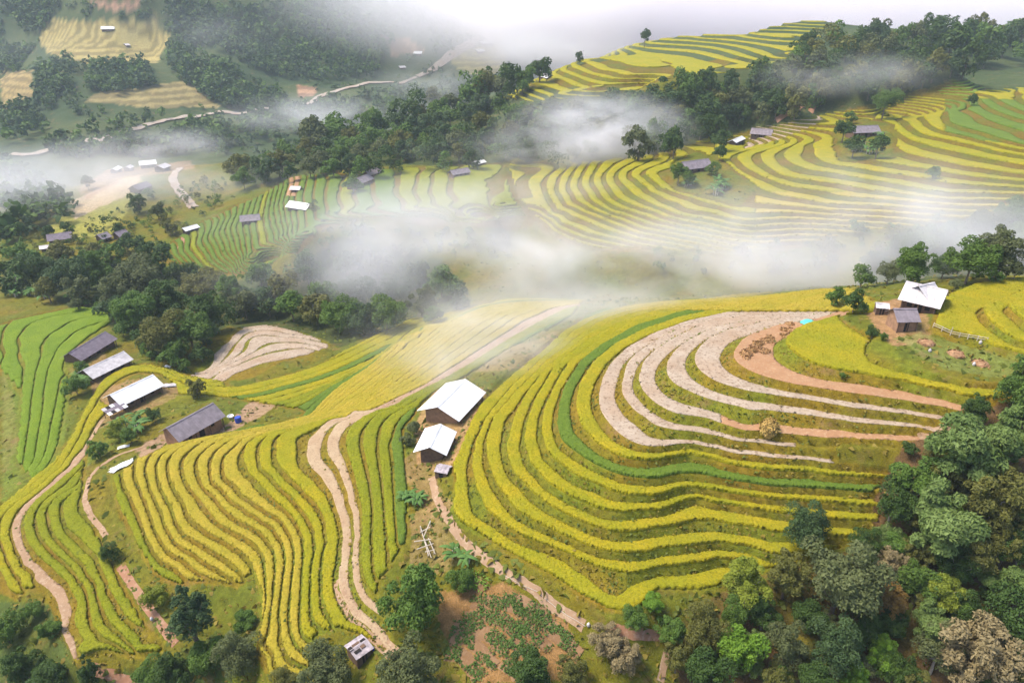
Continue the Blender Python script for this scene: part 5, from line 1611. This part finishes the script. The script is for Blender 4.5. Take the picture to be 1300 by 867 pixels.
def fence():
    pts = [place(u, v) for u, v in [(1184,416),(1195,421),(1206,426),(1217,429),(1228,431),(1240,433),(1252,435)]]
    o0 = pts[0]
    root = empty('pole_fence', o0)
    for i, p in enumerate(pts):
        pole(root, (p[0]-o0[0], p[1]-o0[1], p[2]-o0[2]-0.3), (p[0]-o0[0]+0.05, p[1]-o0[1], p[2]-o0[2]+(1.7 if i == 2 else 1.0)), 0.09, M['bamboo'], 'post')
        if i:
            q = pts[i-1]
            for h in (0.45, 0.85):
                pole(root, (q[0]-o0[0], q[1]-o0[1], q[2]-o0[2]+h), (p[0]-o0[0], p[1]-o0[1], p[2]-o0[2]+h+0.05), 0.06, M['bamboo'], 'rail')
    tag(root, 'rustic pale pole fence between the golden field and the grass yard', 'fence')
fence()
def heap(name, u, v, r, h, mtl, label, cat, n=900, ls=0.35, group=None):
    x, y, z = place(u, v)
    rr = np.random.default_rng(int(u * 7 + v))
    d = rr.normal(size=(n, 3)); d /= np.linalg.norm(d, axis=1)[:, None]; d[:, 2] = np.abs(d[:, 2])
    C = d * np.array([r, r, h]) * (0.8 + 0.3 * rr.random(n))[:, None]
    N_ = d + 0.5 * rr.normal(size=(n, 3)); N_ /= np.linalg.norm(N_, axis=1)[:, None]
    v0, f0 = sphere(8, 14)
    o = mesh_obj(name, [(a * r * 0.9, b * r * 0.9, c * h * 0.9) for a, b, c in v0], f0, mtl, None, True)
    o.location = (x, y, z)
    me = quads_mesh('loose_straw', C, N_, ls * (0.5 + rr.random(n)), np.full(n, 2.6), rr)
    me.materials.append(mtl)
    q = bpy.data.objects.new('loose_straw', me); COL.objects.link(q); q.parent = o
    return tag(o, label, cat, group)
def sphere(n=10, m=16):
    v = [(0, 0, 1)]
    for i in range(1, n):
        t = math.pi * i / n
        for j in range(m):
            p = 2 * math.pi * j / m
            v.append((math.sin(t) * math.cos(p), math.sin(t) * math.sin(p), math.cos(t)))
    v.append((0, 0, -1))
    f = [(0, 1 + j, 1 + (j + 1) % m) for j in range(m)]
    for i in range(n - 2):
        for j in range(m):
            a = 1 + i * m + j; b = 1 + i * m + (j + 1) % m
            f.append((a, a + m, b + m, b))
    e = len(v) - 1
    f += [(e, e - m + (j + 1) % m, e - m + j) for j in range(m)]
    return v, f
heap('straw_stack', 976, 546, 1.4, 2.0, M['straw'], 'rounded yellow straw stack on the bare earth strip', 'straw stack')
rr_ = random.Random(4)
for i in range(26):
    u = rr_.uniform(945, 1010); v = 455 - (u - 945) * 0.62 + rr_.uniform(-9, 9)
    if i < 26:
        heap('straw_heap', u, v, rr_.uniform(0.5, 1.1), rr_.uniform(0.12, 0.24), M['ostraw'], 'heap of orange straw strewn on the bare soil field', 'straw heap', 160, 0.3, 'straw heaps on the bare soil field')
def cloth(name, u, v, lx, ly, h, mtl, label, cat, rz=0.3, bump_=0.25):
    x, y, z = place(u, v)
    n = 9
    rr = np.random.default_rng(int(u + v))
    V_, F_ = [], []
    for i in range(n):
        for j in range(n):
            a, b = (i / (n - 1) - 0.5), (j / (n - 1) - 0.5)
            xx, yy = a * lx + 0.06 * lx * rr.normal() * (abs(a) > 0.45 or abs(b) > 0.45), b * ly + 0.06 * ly * rr.normal() * (abs(a) > 0.45 or abs(b) > 0.45)
            X = x + xx * math.cos(rz) - yy * math.sin(rz); Y = y + xx * math.sin(rz) + yy * math.cos(rz)
            V_.append((X - x, Y - y, float(ground(X, Y)) - z + 0.12 + h * max(0, 1 - 4 * (a * a + b * b)) + bump_ * rr.random() * 0.5))
    for i in range(n - 1):
        for j in range(n - 1):
            k_ = i * n + j
            F_.append((k_, k_ + n, k_ + n + 1, k_ + 1))
    o = mesh_obj(name, V_, F_, mtl, None, True)
    so = o.modifiers.new("thickness", 'SOLIDIFY'); so.thickness = 0.04
    o.location = (x, y, z)
    return tag(o, label, cat)
cloth('tarpaulin', 1025, 410, 3.2, 2.4, 0.5, M['cyan'], 'turquoise tarpaulin heap at the corner of the golden field', 'tarpaulin')
cloth('plastic_sheet', 155, 592, 4.8, 2.4, 0.5, M['white'], 'crumpled white plastic sheet beside the path below the grey-roofed house', 'plastic sheet', 0.7, 0.5)
cloth('plastic_sheet', 157, 568, 2.6, 1.4, 0.4, M['white'], 'small white plastic sheet at the bend of the path', 'plastic sheet', 0.4, 0.4)
cloth('tarpaulin', 218, 490, 4.0, 2.2, 0.5, M['tin2'], 'pale tarpaulin at the end of the bright white-roofed farmhouse', 'tarpaulin', 0.5, 0.4)
cloth('plastic_sheet', 213, 466, 1.6, 1.3, 0.5, M['white'], 'scrap of white sheeting in the shrubs behind the hairpin terraces', 'plastic sheet')
def lathe(name, u, v, prof, mtl, label, cat, group=None, n=12):
    x, y, z = place(u, v)
    V_, F_ = [], []
    for (r, h) in prof:
        for i in range(n):
            t = 2 * math.pi * i / n
            V_.append((r * math.cos(t), r * math.sin(t), h))
    for k_ in range(len(prof) - 1):
        for i in range(n):
            j = (i + 1) % n
            F_.append((k_ * n + i, k_ * n + j, (k_ + 1) * n + j, (k_ + 1) * n + i))
    F_.append(tuple(range((len(prof) - 1) * n, len(prof) * n)))
    o = mesh_obj(name, V_, F_, mtl)
    o.location = (x, y, z)
    return tag(o, label, cat, group)
DRUM = [(0.42, 0.0), (0.45, 0.05), (0.45, 0.4), (0.48, 0.45), (0.45, 0.5), (0.45, 0.95), (0.48, 1.0), (0.45, 1.05), (0.45, 1.35), (0.38, 1.42), (0.30, 1.43), (0.30, 1.40)]
lathe('plastic_drum', 303, 536, [(r * 1.7, h * 1.1) for r, h in DRUM], M['blue'], 'blue plastic drum beside the long grey-roofed farmhouse', 'drum')
lathe('plastic_tub', 293, 531, [(0.5, 0), (0.8, 0.7), (0.85, 0.75), (0.78, 0.72), (0.5, 0.1)], M['white'], 'white plastic tub next to the blue drum', 'tub')
SACK = [(0.30, 0.0), (0.42, 0.15), (0.45, 0.45), (0.36, 0.75), (0.14, 0.88), (0.18, 1.0)]
for u, v, lb in [(747,795,'white sack at the end of the footpath'),(193,787,'white sack beside the red gully path'),(1180,447,'white sack on the trampled earth of the farm yard'),(1236,464,'white sack on the yard grass near the orange mound'),(1244,437,'white sack by the pole fence')]:
    lathe('sack', u, v, [(r * 0.6, h * 0.7) for r, h in SACK], M['tin2'], lb, 'sack', 'white sacks')
for u, v, lb in [(1176,436,'orange earth mound by the barn'),(1213,450,'large sandy earth mound in the farm yard'),(1245,462,'small orange earth mound on the yard grass')]:
    heap('earth_mound', u, v, 1.5, 0.6, M['soil'], lb, 'earth mound', 60, 0.3, 'earth mounds in the yard')
def pipe():
    pts = [place(u, v) for u, v in [(640,731),(660,743),(682,752),(700,767),(720,782),(743,796)]]
    v, f = [], []
    for a, b in zip(pts[:-1], pts[1:]):
        n = 6
        for k_ in range(n):
            p = [a[0] + (b[0]-a[0])*k_/n, a[1] + (b[1]-a[1])*k_/n]; q = [a[0] + (b[0]-a[0])*(k_+1)/n, a[1] + (b[1]-a[1])*(k_+1)/n]
            tube(v, f, (p[0], p[1], float(ground(*p)) + 0.16), (q[0], q[1], float(ground(*q)) + 0.16), 0.04, 0.04, 6)
    tag(mesh_obj('water_pipe', v, f, M['bamboo']), 'thin pale water pipe running along the footpath', 'pipe')
pipe()
# ---------------------------------------------------------------- air: even haze and banks of mist
def vol_obj(name, verts, faces, density, color, aniso=0.0):
    o = mesh_obj(name, verts, faces)
    m = bpy.data.materials.new(name + "_air")
    m.use_nodes = True
    nt = m.node_tree
    nt.nodes.remove(nt.nodes["Principled BSDF"])
    pv = nt.nodes.new("ShaderNodeVolumePrincipled")
    pv.inputs["Color"].default_value = (*color, 1)
    pv.inputs["Density"].default_value = density
    pv.inputs["Anisotropy"].default_value = aniso
    nt.links.new(pv.outputs[0], nt.nodes["Material Output"].inputs["Volume"])
    o.data.materials.append(m)
    return o, nt, pv
v, f = [], []
box(v, f, -2600, 2600, -60, 3200, -60, 175)
hz, _, _ = vol_obj("haze", v, f, 0.00013, (0.76, 0.89, 1.0))
tag(hz, kind="stuff")

def mist(c, rad, dens, scale=0.02, rz=0.0, lo=0.42, hi=0.68, seed=0.0, col=(1.0, 0.985, 0.995)):
    """soft cloud: density falls to zero at the ellipsoid's skin and is broken up by noise"""
    v, f = sphere()
    o, nt, pv = vol_obj("mist_bank", v, f, dens, col, 0.0)
    o.location = c
    o.scale = rad
    o.rotation_euler = (0, 0, rz)
    tc = nt.nodes.new("ShaderNodeTexCoord")
    ln = nt.nodes.new("ShaderNodeVectorMath"); ln.operation = 'LENGTH'
    nt.links.new(tc.outputs["Object"], ln.inputs[0])
    fall = ramp(nt, ln.outputs["Value"], 1.0, 0.0)
    g = nt.nodes.new("ShaderNodeNewGeometry")
    ad = nt.nodes.new("ShaderNodeVectorMath"); ad.operation = 'ADD'
    ad.inputs[1].default_value = (seed * 131.7, seed * 57.3, seed * 17.9)
    nt.links.new(g.outputs["Position"], ad.inputs[0])
    nz = noise(nt, scale, 6, coord=ad.outputs[0], rough=0.62, stretch=(0.75, 1, 1.5))
    for q_ in nt.nodes:
        if q_.type == "TEX_NOISE":
            q_.inputs["Distortion"].default_value = 0.5
    br = ramp(nt, nz, lo, hi)
    # soft skin that the noise eats into
    pw = nt.nodes.new("ShaderNodeMath"); pw.operation = 'POWER'
    nt.links.new(fall, pw.inputs[0]); pw.inputs[1].default_value = 1.6
    m1 = nt.nodes.new("ShaderNodeMath"); m1.operation = 'MULTIPLY'
    nt.links.new(pw.outputs[0], m1.inputs[0]); nt.links.new(br, m1.inputs[1])
    m2 = nt.nodes.new("ShaderNodeMath"); m2.operation = 'MULTIPLY'
    nt.links.new(m1.outputs[0], m2.inputs[0]); m2.inputs[1].default_value = dens
    nt.links.new(m2.outputs[0], pv.inputs["Density"])
    tag(o, kind="stuff")
    return o
def mist_px(u, v, dist, rad, dens, **kw):
    """bank centred at distance dist (metres) along the sight line of photo pixel (u, v)"""
    dx, dy, dz = [float(q) for q in raydir(u, v)]
    n = math.sqrt(dx * dx + dy * dy + dz * dz)
    mist((dx * dist / n, dy * dist / n, ZC + dz * dist / n), rad, dens, **kw)
# in the valley between the two hills
mist_px(690, 325, 250, (112, 38, 24), 0.095, seed=1, lo=0.40, hi=0.66, scale=0.028)
mist_px(500, 285, 285, (95, 30, 22), 0.060, seed=2, lo=0.38, hi=0.68, scale=0.03)
mist_px(430, 350, 268, (70, 24, 17), 0.045, seed=22, lo=0.40, hi=0.66, scale=0.03)
mist_px(950, 335, 235, (100, 32, 21), 0.095, seed=3, lo=0.40, hi=0.66, scale=0.028)
mist_px(1170, 270, 240, (95, 32, 22), 0.06, seed=4, lo=0.40, hi=0.66, scale=0.028)
mist_px(640, 255, 315, (100, 24, 18), 0.085, seed=5, lo=0.36, hi=0.68, scale=0.03)
mist_px(930, 275, 262, (80, 20, 14), 0.04, seed=25, lo=0.38, hi=0.68, scale=0.035)
# drifting over the slope above the houses in the dip
mist_px(660, 415, 188, (56, 30, 16), 0.075, seed=6, lo=0.40, hi=0.66, scale=0.045)
mist_px(600, 462, 162, (32, 20, 10), 0.085, seed=26, lo=0.40, hi=0.66, scale=0.06)
mist_px(800, 405, 185, (54, 22, 11), 0.07, seed=27, lo=0.38, hi=0.66, scale=0.05)
mist_px(700, 448, 168, (30, 16, 8), 0.06, seed=31, lo=0.38, hi=0.66, scale=0.06)
mist_px(1230, 300, 195, (50, 18, 14), 0.05, seed=32, lo=0.38, hi=0.66, scale=0.04)
# puff in the hollow behind the golden nose
mist_px(755, 170, 382, (62, 22, 26), 0.20, seed=7, lo=0.34, hi=0.62, scale=0.035)
mist_px(680, 195, 378, (80, 18, 15), 0.050, seed=8, lo=0.38, hi=0.66, scale=0.03)
mist_px(1080, 95, 420, (60, 20, 14), 0.040, seed=28, lo=0.38, hi=0.66, scale=0.03)
# river valley on the left
mist_px(20, 240, 500, (150, 60, 30), 0.05, seed=9, lo=0.34, hi=0.64, scale=0.017)
mist_px(215, 188, 590, (100, 36, 18), 0.038, seed=10, lo=0.40, hi=0.66, scale=0.018)
mist_px(430, 145, 640, (130, 36, 24), 0.042, seed=11, lo=0.40, hi=0.66, scale=0.018)
mist_px(560, 105, 760, (110, 40, 24), 0.016, seed=12, lo=0.40, hi=0.66, scale=0.017)
mist_px(290, 235, 440, (90, 30, 16), 0.020, seed=29, lo=0.40, hi=0.66, scale=0.022)
# wisps on the mountain
mist_px(50, 60, 790, (70, 26, 22), 0.007, seed=13, lo=0.38, hi=0.68, scale=0.017)
mist_px(270, 40, 830, (120, 30, 36), 0.009, seed=14, lo=0.38, hi=0.68, scale=0.017)
# cloud beyond the skyline
mist_px(790, 0, 880, (230, 110, 100), 0.09, seed=15, lo=0.26, hi=0.6, scale=0.010)
mist_px(1150, 0, 1150, (900, 260, 150), 0.10, seed=16, lo=0.05, hi=0.45, scale=0.006)
mist_px(700, 55, 640, (100, 36, 28), 0.040, seed=17, lo=0.40, hi=0.66, scale=0.018)
